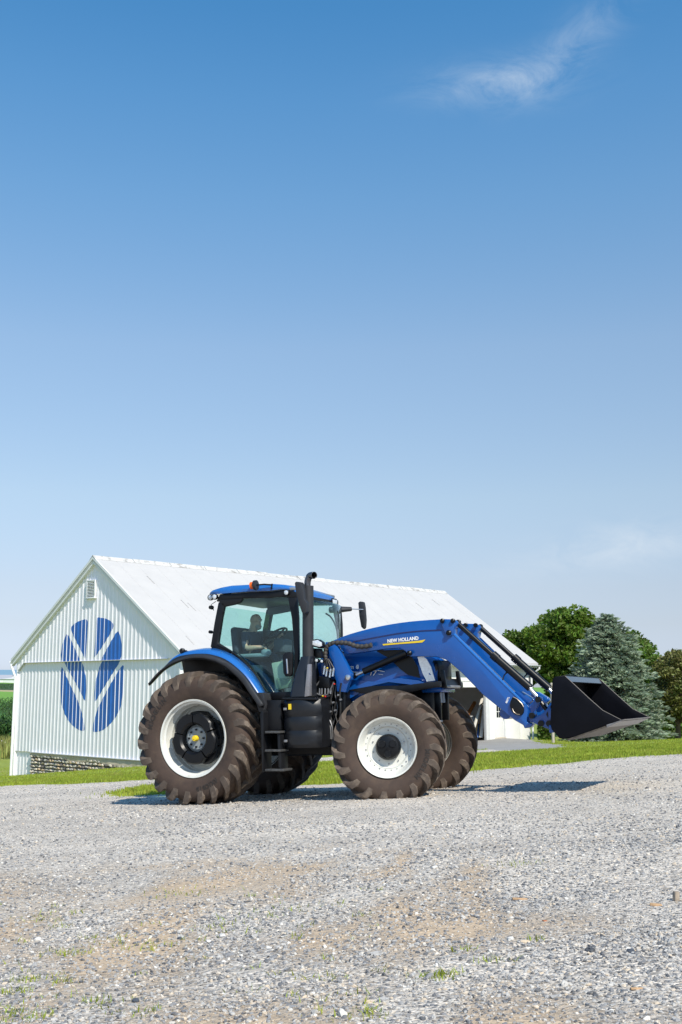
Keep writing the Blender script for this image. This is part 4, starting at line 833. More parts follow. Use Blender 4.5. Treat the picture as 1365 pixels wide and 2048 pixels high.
d = Vector(T3(500, 1171.5, -.84) - q1).normalized(); mb = MB(); mb.tube([q1, Vector(q1) + d * .04], [.075, .075], 18); mb.build('beacon_base', GREYP, bo)
mb = MB(); mb.tube([Vector(q1) + d * .04, Vector(q1) + d * .10, Vector(q1) + d * .115], [.055, .055, .03], 16); mb.build('beacon_lens', ORANGE, bo)
mb = MB(); mb.tube([T3(432, 1203, -.7), T3(423, 1209, -.7), T3(428, 1221, -.72)], .006, 6); q = T3(423, 1215, -.74); mb.lathe([(0, -.03), (.03, -.03), (.032, .03), (0, .03)], 12, q); q = T3(422, 1264, -.74); mb.lathe([(0, -.03), (.025, -.03), (.025, .03), (0, .03)], 12, q); mb.build('rear_camera', BLACKP, tractor)
mb = MB(); mb.prism(TP([(593.5, 1166), (597, 1164), (606, 1165), (611, 1180), (613, 1199), (618, 1205), (618, 1224), (614, 1229), (608, 1226), (601, 1205), (596, 1185)], -1.02), -1.09, -.98, .015); mb.build('mirror', GREYP, tractor)
mb = MB(); mb.tube([T3(606, 1185, -1.0), T3(604, 1190, -.85)], .02, 8); mb.build('mirror_arm', BLACK, tractor)
a = T3(660, 1220, .86); b = T3(703, 1218, 1.15); c = T3(727, 1219, 1.35); mb = MB(); v = Vector(b - a); mb.tube([a, Vector(a) + v * .35, b], [.05, .055, .035], 8); arm_o = mb.build('mirror_arm', GREYP, tractor); mb = MB(); mb.tube([b, c], .009, 8); mb.build('mirror_rod', STEEL, arm_o)
mb = MB(); mb.prism([T(p, r, 1.38) for p, r in ((718, 1205), (722, 1203), (729, 1204), (731, 1215), (733, 1240), (732, 1255), (729, 1259), (724, 1254), (720, 1232))], 1.345, 1.42, .015); mb.build('mirror', GREYP, tractor)
mb = MB(); mb.tube([T3(a, b, .95) for a, b in spline([(652, 1227), (662, 1234), (671, 1250), (676, 1268), (679, 1282)], 4)], .014, 8); mb.build('grab_rail', BLACKP, tractor)
# ---- exhaust stack and air intake ----
SY = -.90
tb = T3(616.5, 1318, SY); tt = T3(616.5, 1172, SY); mb = MB(); mb.tube([tb, tb * .5 + tt * .5, tt], .082, 24); st = mb.build('exhaust_stack', GREYP, tractor)
e0 = T3(615, 1185, SY); pts = [e0, T3(615.5, 1165, SY), T3(617.5, 1157, SY), T3(621, 1151.5, SY + .0), T3(629, 1150.5, SY - .05)]; mb = MB(); mb.tube(spline(pts, 4), [.046] * 10 + [.05] * 7, 18, False); mb.build('exhaust_pipe', mat('dark_chrome', (.12, .12, .13), .25, metal=.8, var=.3), st, 60, solid=.005)
secs = []
for (py, l, r_, d) in ((1394, 588, 628, .20), (1375, 591, 627.5, .185), (1345, 598, 627, .15), (1322, 604, 627, .115), (1314, 606, 627.5, .10)):
    xl, zz = T(l, py, SY); xr2, _z = T(r_, py, SY); cx = (xl + xr2) / 2; hwx = (xr2 - xl) / 2; secs.append([(cx + hwx * math.copysign(abs(math.cos(a)) ** .5, math.cos(a)), SY + d * math.copysign(abs(math.sin(a)) ** .5, math.sin(a)), zz) for a in np.linspace(0, 2 * math.pi, 32, endpoint=False)])
mb = MB(); mb.grid(secs, True); mb.build('stack_shroud', mat('shroud_dark', (.014, .016, .022), .32, var=.1), st, 50)
mb = MB(); mb.prism(TP([(616, 1329), (620.5, 1328), (620, 1392), (610, 1394)], SY - .19), SY - .205, SY - .12, .006); mb.build('shroud_panel', mat('satin_grey', (.28, .28, .30), .3, metal=.4), st)
# lamp cluster beside the stack
mb = MB(); q = T3(632, 1287, -.86); mb.prism(TP([(619, 1286), (622, 1281), (636, 1278), (645, 1284), (646, 1293), (641, 1297), (624, 1292)], -.86), -.90, -.76, .012); mb.prism(TP([(622, 1296), (640, 1297), (644, 1316), (624, 1316)], -.84), -.84, -.74, .01); lo = mb.build('lamp_cluster', BLACKP, tractor); mb = MB(); mb.prism(TP([(621, 1286), (624, 1282), (636, 1280), (643.5, 1285), (644, 1292), (640, 1294), (625, 1290)], -.90), -.915, -.88, .006); mb.build('lens', LAMP, lo)
lamp(634, 1321, -.86, .03, 'small_lamp'); lamp(644.5, 1322.5, -.82, .028, 'small_lamp')
# ---- fuel tank and steps ----
zt0, zb0_ = T(600, 1399, -1.12)[1], T(600, 1496, -1.12)[1]; xl, xr2 = T(566, 1450, -1.05)[0], T(642, 1450, -1.05)[0]; rows = []
zz = list(np.linspace(zb0_, zt0, 15))
for i, z in enumerate(zz):
    r = []
    for t in np.linspace(0, 1, 17):
        bul = .20 * (max(0, math.sin(math.pi * min(max((t * .92 + .04), 0), 1)))) ** .55; g = .018 if i in (5, 9) else 0; e = .03 if i in (0, 14) else 0
        r.append((xl + (xr2 - xl) * t + (.0 if i < 13 else -.02), -.95 - bul + g + e, z))
    rows.append(r)
mb = MB(); mb.grid(rows); top_ = [(p[0], -.6, zz[-1] + .015) for p in rows[-1]]; mb.grid([rows[-1], top_]); bot_ = [(p[0], -.6, zz[0]) for p in rows[0]]; mb.grid([bot_, rows[0]]); mb.grid([[r[0] for r in rows], [(r[0][0], -.6, r[0][2]) for r in rows]]); mb.grid([[r[-1] for r in rows], [(r[-1][0], -.6, r[-1][2]) for r in rows]])
tank = mb.build('fuel_tank', mat('tank_plastic', (.010, .011, .014), .36, var=.15, spec=.4, c3=(.12, .11, .10), s3=9, t3=.70), tractor, 30)
mb = MB(); mb.prism(TP([(563, 1399), (566, 1395), (630, 1395), (632, 1400)], -1.12), -1.13, -.62, .012); mb.build('tank_lid', BLACK, tank)
qa = T(577, 1408, -1.145); qb = T(582.5, 1419, -1.145); mb = MB(); mb.box(((qa[0] + qb[0]) / 2, -1.135, (qa[1] + qb[1]) / 2), (qb[0] - qa[0], .02, qa[1] - qb[1])); mb.build('sticker', YELLOW, tank, 0)
for (a, b) in ((571, 1418), (572, 1482)):
    mb = MB(); mb.box(T3(a, b, -1.12), (.05, .03, .035), .006); mb.build('latch', DSTEEL, tank)
mb = MB(); mb.prism(TP([(534, 1400), (566, 1400), (566, 1460), (533, 1462), (531, 1425)], -1.0), -1.06, -.7, .015); mb.build('step_box', BLACK, tractor)
steps_ = []
mb = MB(); mb.prism(TP([(527, 1428), (531, 1420), (534, 1424), (534, 1544), (531, 1544), (529, 1470)], -1.1), -1.2, -.95, .006); mb.prism(TP([(562, 1462), (567, 1462), (570.5, 1540), (565, 1544)], -1.05), -1.16, -.95, .006); lad = mb.build('ladder', BLACK, tractor)
for (py, x1_) in ((1464, 560), (1501, 562), (1540, 569)):
    mb = MB(); mb.prism(TP([(531, py - 2), (x1_, py - 2), (x1_, py + 2.5), (531, py + 2.5)], -1.2), -1.21, -.95, .006); mb.build('step_tread', mat('worn_black', (.06, .06, .06), .45, var=.4, scale=25, c3=(.35, .34, .32), s3=18, t3=.62), lad)
# ---- hood ----
HY = .44
secs = []
hood_secs = ((1.70, .40, 2.20, 1.50), (2.2, .43, 2.18, 1.42), (2.7, .43, 2.13, 1.52), (3.05, .42, 2.08, 1.66), (3.28, .40, 2.04, 1.65), (3.42, .355, 2.0, 1.65), (3.50, .28, 1.93, 1.65))
for (x, hw_, zt_, zb_) in hood_secs:
    r = [(x, -hw_, zb_), (x, -hw_ - .015, zb_ + (zt_ - zb_) * .35), (x, -hw_, zb_ + (zt_ - zb_) * .62), (x, -hw_ + .03, zb_ + (zt_ - zb_) * .82), (x, -hw_ + .11, zb_ + (zt_ - zb_) * .95), (x, -hw_ * .45, zt_), (x, 0, zt_ + .015)]
    secs.append(r + [(a, -b, c) for a, b, c in r[-2::-1]])
S_ = np.array(secs); rs = np.stack([spline(S_[:, k], 4) for k in range(S_.shape[1])], 1); mb = MB(); mb.grid([list(r) for r in rs]); hood = mb.build('hood', BLUE, tractor, 40, solid=.015)
def hoody(x): return float(np.interp(x, [h[0] for h in hood_secs], [h[1] for h in hood_secs])) + .012
def on_hood(name, pts, m, th=.012, par=hood, both=True):
    for sg in ((-1, 1) if both else (-1,)):
        V = []; n = len(pts); xz = []
        for a_, b_ in pts:
            y_ = -HY
            for _ in range(5): x_, z_ = T(a_, b_, y_); y_ = -hoody(x_)
            xz.append((x_, z_))
        for off in (.012, th + .016): V += [(x, -sg * 0 + sg * (hoody(x) + off), z) for x, z in xz]
        mb = MB(); mb.add(V, [tuple(range(n)), tuple(range(n, 2 * n))[::-1]] + [(i, (i + 1) % n, n + (i + 1) % n, n + i) for i in range(n)]); o = mb.build(name, m, par, 20)
    return o
on_hood('hood_grille', [(752, 1301), (812, 1299), (826, 1315), (837, 1333.6), (841.6, 1356), (818, 1350), (802, 1338), (780.6, 1317)], BLACKP)
on_hood('headlight', [(837, 1313), (845, 1311), (855, 1318), (864, 1334), (872, 1361), (856, 1363), (848, 1348), (841, 1328)], LAMP, .02)
on_hood('hood_blue_lip', [(686, 1358), (760, 1364), (800, 1356), (840, 1361), (852, 1366), (830, 1370), (780, 1364), (745, 1372), (715, 1390), (694, 1402), (688, 1396)], BLUE, .03)
# black nose between the headlights
mb = MB(); mb.grid([[(3.46 + .10 * (1 - (yy / .31) ** 2), yy, z) for yy in np.linspace(-.30, .30, 9)] for z in (1.63, 1.75, 1.88, 1.97)] ); mb.build('nose_grille', BLACKP, hood, 50, solid=.05)
# ---- loader subframe, towers ----
for mir in (False, True):
    mb = MB(); mb.prism(TP([(659, 1295), (672.7, 1287), (682, 1303), (705, 1347), (704, 1359), (700, 1364.5), (694, 1385), (676, 1383), (675, 1363), (671, 1349), (668, 1325), (661, 1311)], -.66), -.70, -.60, .012); mb.prism(TP([(651, 1284), (662, 1284), (660, 1310), (668, 1340), (672, 1360), (655, 1350), (648, 1320)], -.6), -.60, -.52, .01); mb.prism(TP([(676, 1380), (694, 1382), (694, 1450), (680, 1450)], -.6), -.64, -.36, .02, 1)
    (mb.mirror() if mir else mb).build('loader_tower', [BLUE, BLACKP], tractor, 30)
    mb = MB(); mb.prism(TP([(700, 1380), (760, 1395), (818, 1386), (851, 1378.5), (883, 1373.5), (882, 1362), (809, 1371), (745, 1372)], -.46), -.52, -.42, .012); (mb.mirror() if mir else mb).build('subframe_rail', BLACK, tractor, 30)
    # lift arm
    ARM = list(spline([(657, 1285), (700, 1268), (760, 1252.5), (820, 1243), (886, 1238)], 5)) + [(904, 1238.5), (913, 1241), (916, 1247), (909, 1258), (909, 1268), (1052, 1409), (1056, 1420), (1054, 1444), (1066, 1449), (1061, 1454), (1049, 1457), (1047, 1450.5), (1030, 1441), (966, 1389.5), (923, 1345), (897, 1322.5), (886, 1316.5), (872, 1313), (834, 1313), (822, 1313.5), (814, 1311), (812, 1303), (800, 1296), (770, 1298), (694, 1308.5), (684, 1300), (675, 1288), (660, 1288)]
    mb = MB(); mb.prism(TP(ARM, -.60), -.60, -.44, .014); ao = (mb.mirror() if mir else mb).build('lift_arm', BLUE, tractor, 30)
    Y0 = -.603
    mb = MB(); line = spline([(706, 1283.5), (760, 1273.5), (800, 1266.5), (840, 1262), (883, 1260)], 6); P3 = [T3(a, b, -.60) for a, b in line]
    mb.grid([[p + np.array([0, -.004, .008]) for p in P3], [p + np.array([0, -.004, -.008]) for p in P3]]); (mb.mirror() if mir else mb).build('arm_seam', mat('seam_navy', (.012, .02, .10), .5), ao, 0, solid=.004)
    mb = MB(); mb.tube([T3(a, b, -.585) for a, b in ((909, 1269), (1050, 1409))], .022, 8); (mb.mirror() if mir else mb).build('arm_edge', BLUE2, ao)
    mb = MB(); mb.prism(TP([(884, 1250), (888, 1240), (906, 1240), (911, 1247), (906, 1270), (898, 1274), (890, 1264)], -.62), -.628, -.603, .006); (mb.mirror() if mir else mb).build('knee_plate', BLUE, ao)
    for (a, b, r) in ((887, 1242, .032), (908, 1242, .032), (900, 1266, .038), (821, 1306.5, .036), (659, 1293, .03), (673, 1304, .02)):
        for yy in (-.645, -.40):
            q = T3(a, b, -.60); mb = MB(); mb.lathe([(0, -.022), (r * .5, -.022), (r, -.008), (r, .03), (0, .03)], 16, (q[0], yy, q[2])); (mb.mirror() if mir else mb).build('pin', BLACKP, ao)
    q = T3(697, 1355, -.70); mb = MB(); mb.lathe([(0, -.04), (.02, -.04), (.04, -.03), (.04, .03)], 18, (q[0], -.70, q[2])); (mb.mirror() if mir else mb).build('pin', STEEL, ao)
    # lift cylinder
    ly = -.545; mb = MB(); mb.tube([T3(728, 1343, ly), T3(768, 1325.5, ly), T3(814, 1306, ly)], .050, 16); mb.tube([T3(735, 1336, ly), T3(790, 1312, ly)], .012, 8); mb.tube([T3(697, 1355, ly), T3(713, 1350, ly)], .035, 12); cy = (mb.mirror() if mir else mb).build('lift_cylinder', BLACKP, tractor); mb = MB(); mb.tube([T3(712, 1350, ly), T3(729, 1343, ly)], .025, 12); (mb.mirror() if mir else mb).build('rod', STEEL, cy)
    # tilt linkage: tube, cylinder, rod
    ty = -.52; mb = MB(); mb.tube([T3(912, 1243, ty), T3(992, 1315.5, ty)], .036, 14); mb.tube([T3(990, 1313, ty), T3(1061, 1376, ty)], .055, 16); mb.tube([T3(986, 1309, ty), T3(996, 1318, ty)], .062, 16); tc_ = (mb.mirror() if mir else mb).build('tilt_cylinder', BLACKP, tractor); mb = MB(); mb.tube([T3(1058, 1374, ty), T3(1074, 1393, ty)], .028, 12); (mb.mirror() if mir else mb).build('rod', STEEL, tc_)
    mb = MB(); mb.tube([T3(a, b, ty) for a, b in spline([(1006, 1360), (1010, 1349), (1022, 1343), (1030, 1352)], 4)], .010, 6); mb.tube([T3(a, b, ty) for a, b in ((1012, 1347), (1016, 1335))], .009, 6); (mb.mirror() if mir else mb).build('tilt_hose', HOSE, tc_)
    # end plates, bell crank, tool carrier
    mb = MB(); mb.prism(TP([(1058, 1412), (1066, 1404), (1072, 1394), (1078, 1391), (1084, 1394), (1085, 1401), (1078, 1410), (1072, 1422), (1074, 1436), (1068, 1446), (1056, 1442)], -.53), -.55, -.49, .008)
    mb.prism(TP([(1066, 1436), (1086, 1428), (1096, 1418), (1104, 1410), (1106, 1460), (1090, 1454), (1070, 1446)], -.53), -.60, -.48, .008); cr_ = (mb.mirror() if mir else mb).build('tool_carrier', BLUE, tractor, 30)
    mb = MB(); mb.tube([T3(1079, 1400, -.5), T3(1097, 1424, -.5)], .03, 10); (mb.mirror() if mir else mb).build('carrier_link', BLACKP, cr_)
    for (a, b, r) in ((1077, 1399, .045), (1064.5, 1431, .045), (1100, 1429, .045), (1083, 1447, .045), (1099, 1447, .045)):
        q = T3(a, b, -.60); mb = MB(); mb.lathe([(0, -.012), (r, -.012), (r, .03)], 6, (q[0], -.61, q[2])); (mb.mirror() if mir else mb).build('pin', BLACKP, cr_)
    # black rounded cover near the arm's end and hose cover on top
    mb = MB(); mb.prism(TP(spline([(1026, 1394), (1033, 1397), (1044, 1408), (1048.5, 1418), (1047, 1427), (1040, 1431), (1031, 1429), (1024, 1422), (1020.5, 1410)], 4, True), -.62), -.635, -.60, .012); co = (mb.mirror() if mir else mb).build('arm_cover', BLACKP, ao, 40)
    mb = MB(); mb.tube([T3(a, b, -.64) for a, b in ((1027, 1394), (1034, 1397.5), (1044, 1407), (1047.5, 1414))], .006, 6); mb.tube([T3(a, b, -.64) for a, b in ((1025, 1417), (1028, 1424), (1034, 1428.5), (1040, 1429))], .006, 6); (mb.mirror() if mir else mb).build('cover_rim', mat('worn_brass', (.35, .30, .25), .35, metal=.5), co)
    mb = MB(); mb.prism(TP([(1031, 1383), (1043, 1383), (1064, 1396), (1067, 1401), (1060, 1407), (1050, 1405)], -.48), -.52, -.36, .012); (mb.mirror() if mir else mb).build('hose_cover', BLUE, ao)
mb = MB(); a = T3(1030, 1425, 0); mb.tube([(a[0] + .0, -.45, a[2]), (a[0], .45, a[2])], .085, 16); mb.build('cross_tube', BLUE, tractor); 
ax = T3(1100, 1430, -.6); mb = MB(); mb.box((ax[0] + .02, 0, ax[2] + .02), (.06, 1.3, .14), .01); mb.box((ax[0] + .02, 0, ax[2] - .18), (.06, 1.3, .10), .01); mb.build('carrier_bar', BLUE, tractor)
# lettering on the near arm
a = np.array(T(776, 1285.5, -.60)); b = np.array(T(838, 1279.3, -.60)); V, Fc = text_mesh('NEW HOLLAND', 1.0, .004, .035, 1.0); V[:, 0] -= V[:, 0].min(); wd = V[:, 0].max(); u = b - a; sc_ = np.linalg.norm(u) / wd; u = u / np.linalg.norm(u); n_ = np.array([-u[1], u[0]]); mb = MB(); hs_ = sc_ * 1.05
mb.add([(a[0] + u[0] * v[0] * sc_ + n_[0] * v[1] * hs_, -.604 - v[2] * .3 - .001, a[1] + u[1] * v[0] * sc_ + n_[1] * v[1] * hs_) for v in V], Fc); ar = [o for o in bpy.data.objects if o.name == 'lift_arm'][0]; mb.build('arm_lettering', WHITE, ar, 0)
mb = MB(); mb.prism(TP([(766, 1288), (800, 1285.2), (838, 1281.5), (851.5, 1279), (849, 1282), (845, 1285), (800, 1288), (767, 1291)], -.60), -.606, -.6005, 0); mb.build('arm_stripe', YELLOW, ar, 0)
V, Fc = text_mesh('880TL', 1.0, .004, .03); V[:, 0] -= V[:, 0].min(); a = np.array(T(1014.5, 1407, -.60)); b = np.array(T(1020, 1394.5, -.60)); u = b - a; sc_ = np.linalg.norm(u) / V[:, 0].max(); u = u / np.linalg.norm(u); n_ = np.array([-u[1], u[0]]); mb = MB(); mb.add([(a[0] + u[0] * v[0] * sc_ + n_[0] * v[1] * sc_, -.6045 - v[2] * .2, a[1] + u[1] * v[0] * sc_ + n_[1] * v[1] * sc_) for v in V], Fc); mb.build('arm_lettering', WHITE, ar, 0)
# hood marks: small leaf emblem, part of a word, model figure half hidden by the lift cylinder
def hood_text(txt, p0, p1, sh=.0, hk=1.0, off=.02):
    a = np.array(T(*p0, -HY)); b = np.array(T(*p1, -HY)); V, Fc = text_mesh(txt, 1.0, .003, off, 1.0, sh); V[:, 0] -= V[:, 0].min(); u = b - a; k = np.linalg.norm(u) / V[:, 0].max(); u /= np.linalg.norm(u); n_ = np.array([-u[1], u[0]])
    mb = MB(); mb.add([(a[0] + u[0] * v[0] * k + n_[0] * v[1] * k * hk, -hoody(a[0]) - .018 - v[2] * .2, a[1] + u[1] * v[0] * k + n_[1] * v[1] * k * hk) for v in V], Fc); mb.build('hood_lettering', WHITE, hood, 0)
hood_text('lvn', (697, 1337.5), (708.5, 1338))
hood_text('T7', (741, 1350.5), (756, 1351), .3)
for lf in LEAVES:
    pts = [(716.7 + (x - 590) * .0122, 1334 + (y - 845) * .0122) for x, y in lf]; mb = MB(); mb.prism(TP(pts, -HY), -HY - .030, -HY - .022, 0); mb.build('hood_emblem', WHITE, hood, 0)
mb = MB(); mb.prism(TP([(757, 1340), (771, 1343), (771, 1344), (757, 1341.5)], -HY), -HY - .03, -HY - .022); mb.prism(TP([(758, 1348), (768, 1349), (768, 1350), (760, 1349)], -HY), -HY - .03, -HY - .022); mb.prism(TP([(703, 1342.5), (718, 1344), (718, 1346), (703, 1344)], -HY), -HY - .03, -HY - .022); mb.build('hood_stripe', WHITE, hood, 0)
# ---- guard bars and front hitch ----
ga = T3(886, 1340, -.30); gb = T3(888, 1376, -.30)
mb = MB()
for yy in (-.30, .36):
    mb.prism([(ga[0] - .03, ga[2]), (ga[0] + .02, ga[2]), (gb[0] + .05, gb[2]), (gb[0] - .02, gb[2])], yy - .03, yy + .03, .008)
mb.tube([(gb[0] + .02, -.30, gb[2] + .02), (gb[0] + .02, .38, gb[2] + .02)], .022, 10, mi=1); mb.prism([(ga[0] - .02, gb[2] + .14), (gb[0] + .03, gb[2] + .02), (gb[0] - .05, gb[2] + .02)], -.3, .36, .0)
mb.build('front_guard', [BLACKP, DSTEEL], tractor)
q = T3(884, 1377, -.2); mb = MB(); mb.box((q[0] - .12, 0, q[2] - .02), (.3, .62, .07), .02); mb.build('front_bracket', BLUE, tractor)
mb = MB(); mb.box((q[0] - .42, 0, q[2] - .22), (.5, .3, .42), .04); fh = mb.build('front_hitch', BLACKP, tractor)
for yy in (-.16, .16):
    mb = MB(); mb.box((q[0] - .08, yy, q[2] - .25), (.10, .05, .40), .015); mb.build('hitch_arm', BLACKP, fh)
mb = MB()
for yy in (-.2, -.1): mb.tube([(q[0] - .02, yy, q[2] - .06), (q[0] - .01, yy, q[2] - .2)], .022, 8)
mb.box((q[0] - .08, -.22, q[2] - .46), (.14, .1, .03), .01); mb.build('hitch_clevis', DSTEEL, fh); mb = MB(); mb.lathe([(0, -.05), (.05, -.05), (.05, .05), (0, .05)], 14, (q[0] - .06, -.2, q[2] - .54)); mb.build('hitch_pin', BLACKP, fh)
# ---- hydraulics ----
HY2 = -.72
mb = MB(); bun = spline([(744, 1290), (728, 1293), (712, 1292), (698, 1287), (684, 1285.5), (668, 1286), (657, 1291), (651.5, 1302), (651, 1316), (654, 1325)], 6); mb.tube([T3(a, b, HY2 + .04) for a, b in bun], [.034 + .006 * math.sin(i * 1.9) for i in range(len(bun))], 10); hb = mb.build('hose_bundle', mat('hose_sleeve', (.05, .045, .04), .6, var=.4, scale=40), tractor, 60)
mb = MB(); mb.prism(TP([(716, 1291.5), (744, 1287.5), (744, 1292.5), (718, 1297)], -.62), -.70, -.61, .01); mb.build('hose_clamp', GREYP, hb)
for i, (sx_, ex, ey) in enumerate(((650, 650, 1332), (653, 655, 1336), (655, 662, 1338), (657, 668, 1336))):
    mb = MB(); mb.tube([T3(a, b, HY2) for a, b in spline([(sx_, 1318), (sx_ + (ex - sx_) * .5, 1327), (ex, ey)], 4)], .010, 6); mb.build('hose', HOSE, hb); mb = MB(); mb.tube([T3(ex, ey, HY2), T3(ex - 2.5, ey + 17, HY2 - .02)], .018, 8); mb.tube([T3(ex - .5, ey + 3, HY2 - .005), T3(ex - 1, ey + 6, HY2 - .005)], .024, 8); mb.build('coupling', STEEL, hb)
mb = MB(); mb.prism(TP([(641, 1352), (661, 1356), (664, 1376), (640, 1376)], HY2), HY2 - .06, HY2 + .06, .012); cb_ = mb.build('coupler_block', BLACKP, tractor)
for i, px in enumerate((638, 642.5, 649, 655, 660)):
    mb = MB(); mb.tube([T3(a, b, HY2 + .01 * i) for a, b in spline([(px + 2, 1374), (px, 1388), (px + (i - 2) * 1.2, 1398), (652 - i * 1.5, 1425), (650 + i * 2.4, 1450), (653 + i * 2.2, 1470), (650 + i * 2, 1490)], 4)], .011, 6); mb.build('hose', HOSE if i % 2 else mat('grey_hose', (.12, .12, .125), .5), cb_)
    mb = MB(); mb.tube([T3(px + 2, 1376, HY2 - .04), T3(px + 1.5, 1388, HY2 - .04)], .013, 8); mb.build('coupling', DSTEEL, cb_)
mb = MB(); mb.tube([T3(a, b, HY2 - .05) for a, b in spline([(640, 1362), (633, 1372), (630, 1382), (640, 1390), (655, 1389), (662, 1378), (668, 1364)], 5)], .011, 8); mb.build('hose_loop', mat('grey_hose', (.12, .12, .125), .5), cb_)
for (a, b, m_) in ((669, 1368, REDP), (651, 1393, REDP), (646, 1392, YELLOW), (655, 1336, YELLOW)):
    mb = MB(); mb.box(T3(a, b, HY2 - .06), (.022, .02, .02), .004); mb.build('coupling_cap', m_, cb_)
mb = MB(); mb.prism(TP([(640, 1326), (690, 1330), (694, 1400), (676, 1420), (648, 1430), (640, 1400)], -.5), -.52, -.3, .02); mb.build('engine_side_cover', BLACKP, tractor)
mb = MB(); mb.prism(TP([(636, 1326), (660, 1322), (672, 1350), (672, 1362), (640, 1352)], -.5), -.53, -.4, .02); mb.build('hood_rear_panel', BLUE, hood)
for i in range(9):
    x0_ = 642 + i * 5.2 + random.uniform(-1, 1); x1_ = 640 + i * 5 + random.uniform(-6, 6); x2_ = 640 + i * 4.6 + random.uniform(-5, 5)
    mb = MB(); mb.tube([T3(a, b, -.66 - .02 * (i % 3)) for a, b in spline([(x0_, 1366 + 4 * (i % 2)), (x0_ - 3, 1388), (x1_, 1420), (x2_, 1455), (x2_ - 4, 1492)], 5)], .008 + .003 * (i % 3), 6); mb.build('hose', HOSE if i % 3 else MATS['grey_hose'], cb_)
    mb = MB(); q = T3(x0_ - 1 + random.uniform(-2, 2), 1400 + random.uniform(-14, 60), -.72); mb.lathe([(0, -.02), (.014, -.02), (.014, .02), (0, .02)], 8, q); mb.build('fitting', DSTEEL, cb_)
for i in range(4):
    mb = MB(); mb.tube([T3(a, b, -.74) for a, b in spline([(648 + i * 4, 1440), (654 + i * 3.5, 1455), (658 + i * 2, 1478)], 4)], .009, 6); mb.build('brake_line', DSTEEL, cb_)
# ---- bucket ----
BY = 1.05
SIDE = [(1107, 1358.5), (1111, 1355), (1130.6, 1352), (1181, 1399), (1206, 1421), (1243, 1440), (1220, 1447.5), (1152.5, 1472), (1127, 1476.6), (1119.6, 1475), (1105, 1458), (1102.8, 1448), (1104.5, 1390.6)]
BK = mat('bucket_black', (.0038, .0042, .007), .55, var=.25, scale=4, spec=.12)
xz = TP(SIDE, -BY); back = [xz[2], xz[1], xz[0], xz[12], xz[11], xz[10], xz[9], xz[8], xz[7], xz[6], xz[5]]
mb = MB(); mb.grid([[(x, y, z) for x, z in back] for y in (-BY + .01, BY - .01)]); bk = mb.build('bucket', BK, tractor, 25, solid=.022)
for sg in (-1, 1):
    mb = MB(); mb.prism(xz, sg * BY - .012, sg * BY + .012, .003); mb.build('side_plate', BK, bk, 30)
    mb = MB(); mb.tube([(x, sg * (BY + .004), z) for x, z in xz[2:6]], .007, 6); mb.build('edge_wear', mat('edge_steel', (.07, .062, .058), .55, metal=.1, var=.4, scale=20), bk)
p, q2 = np.array(T(1130.6, 1352, -BY)), np.array(T(1139, 1363, -BY)); mb = MB(); mb.prism([p, q2, q2 - np.array([.012, .012]), p - np.array([.02, .005])], -BY + .013, BY - .013, 0); mb.build('top_lip', mat('lip_black', (.03, .032, .037), .22, var=.1, coat=.3), bk, 0)
l0, l1 = np.array(T(1214, 1449.5, -BY)), np.array(T(1249, 1438.5, -BY)); mb = MB(); mb.prism([l0, l1, l1 + np.array([-.01, -.006]), l0 + np.array([0, -.035])], -BY - .02, BY + .02, .002); mb.build('cutting_edge', mat('edge_dark_steel', (.24, .23, .23), .38, metal=.6, var=.4, scale=14), bk, 0)
mb = MB(); w0, w1 = np.array(T(1135, 1478, -BY)), np.array(T(1212, 1451.5, -BY)); mb.prism([w0, w1, w1 + np.array([0, -.02]), w0 + np.array([0, -.02])], -BY - .006, BY, .003); mb.build('wear_strip', mat('scraped_steel', (.09, .075, .06), .5, metal=.2, var=.5, scale=12), bk, 0)
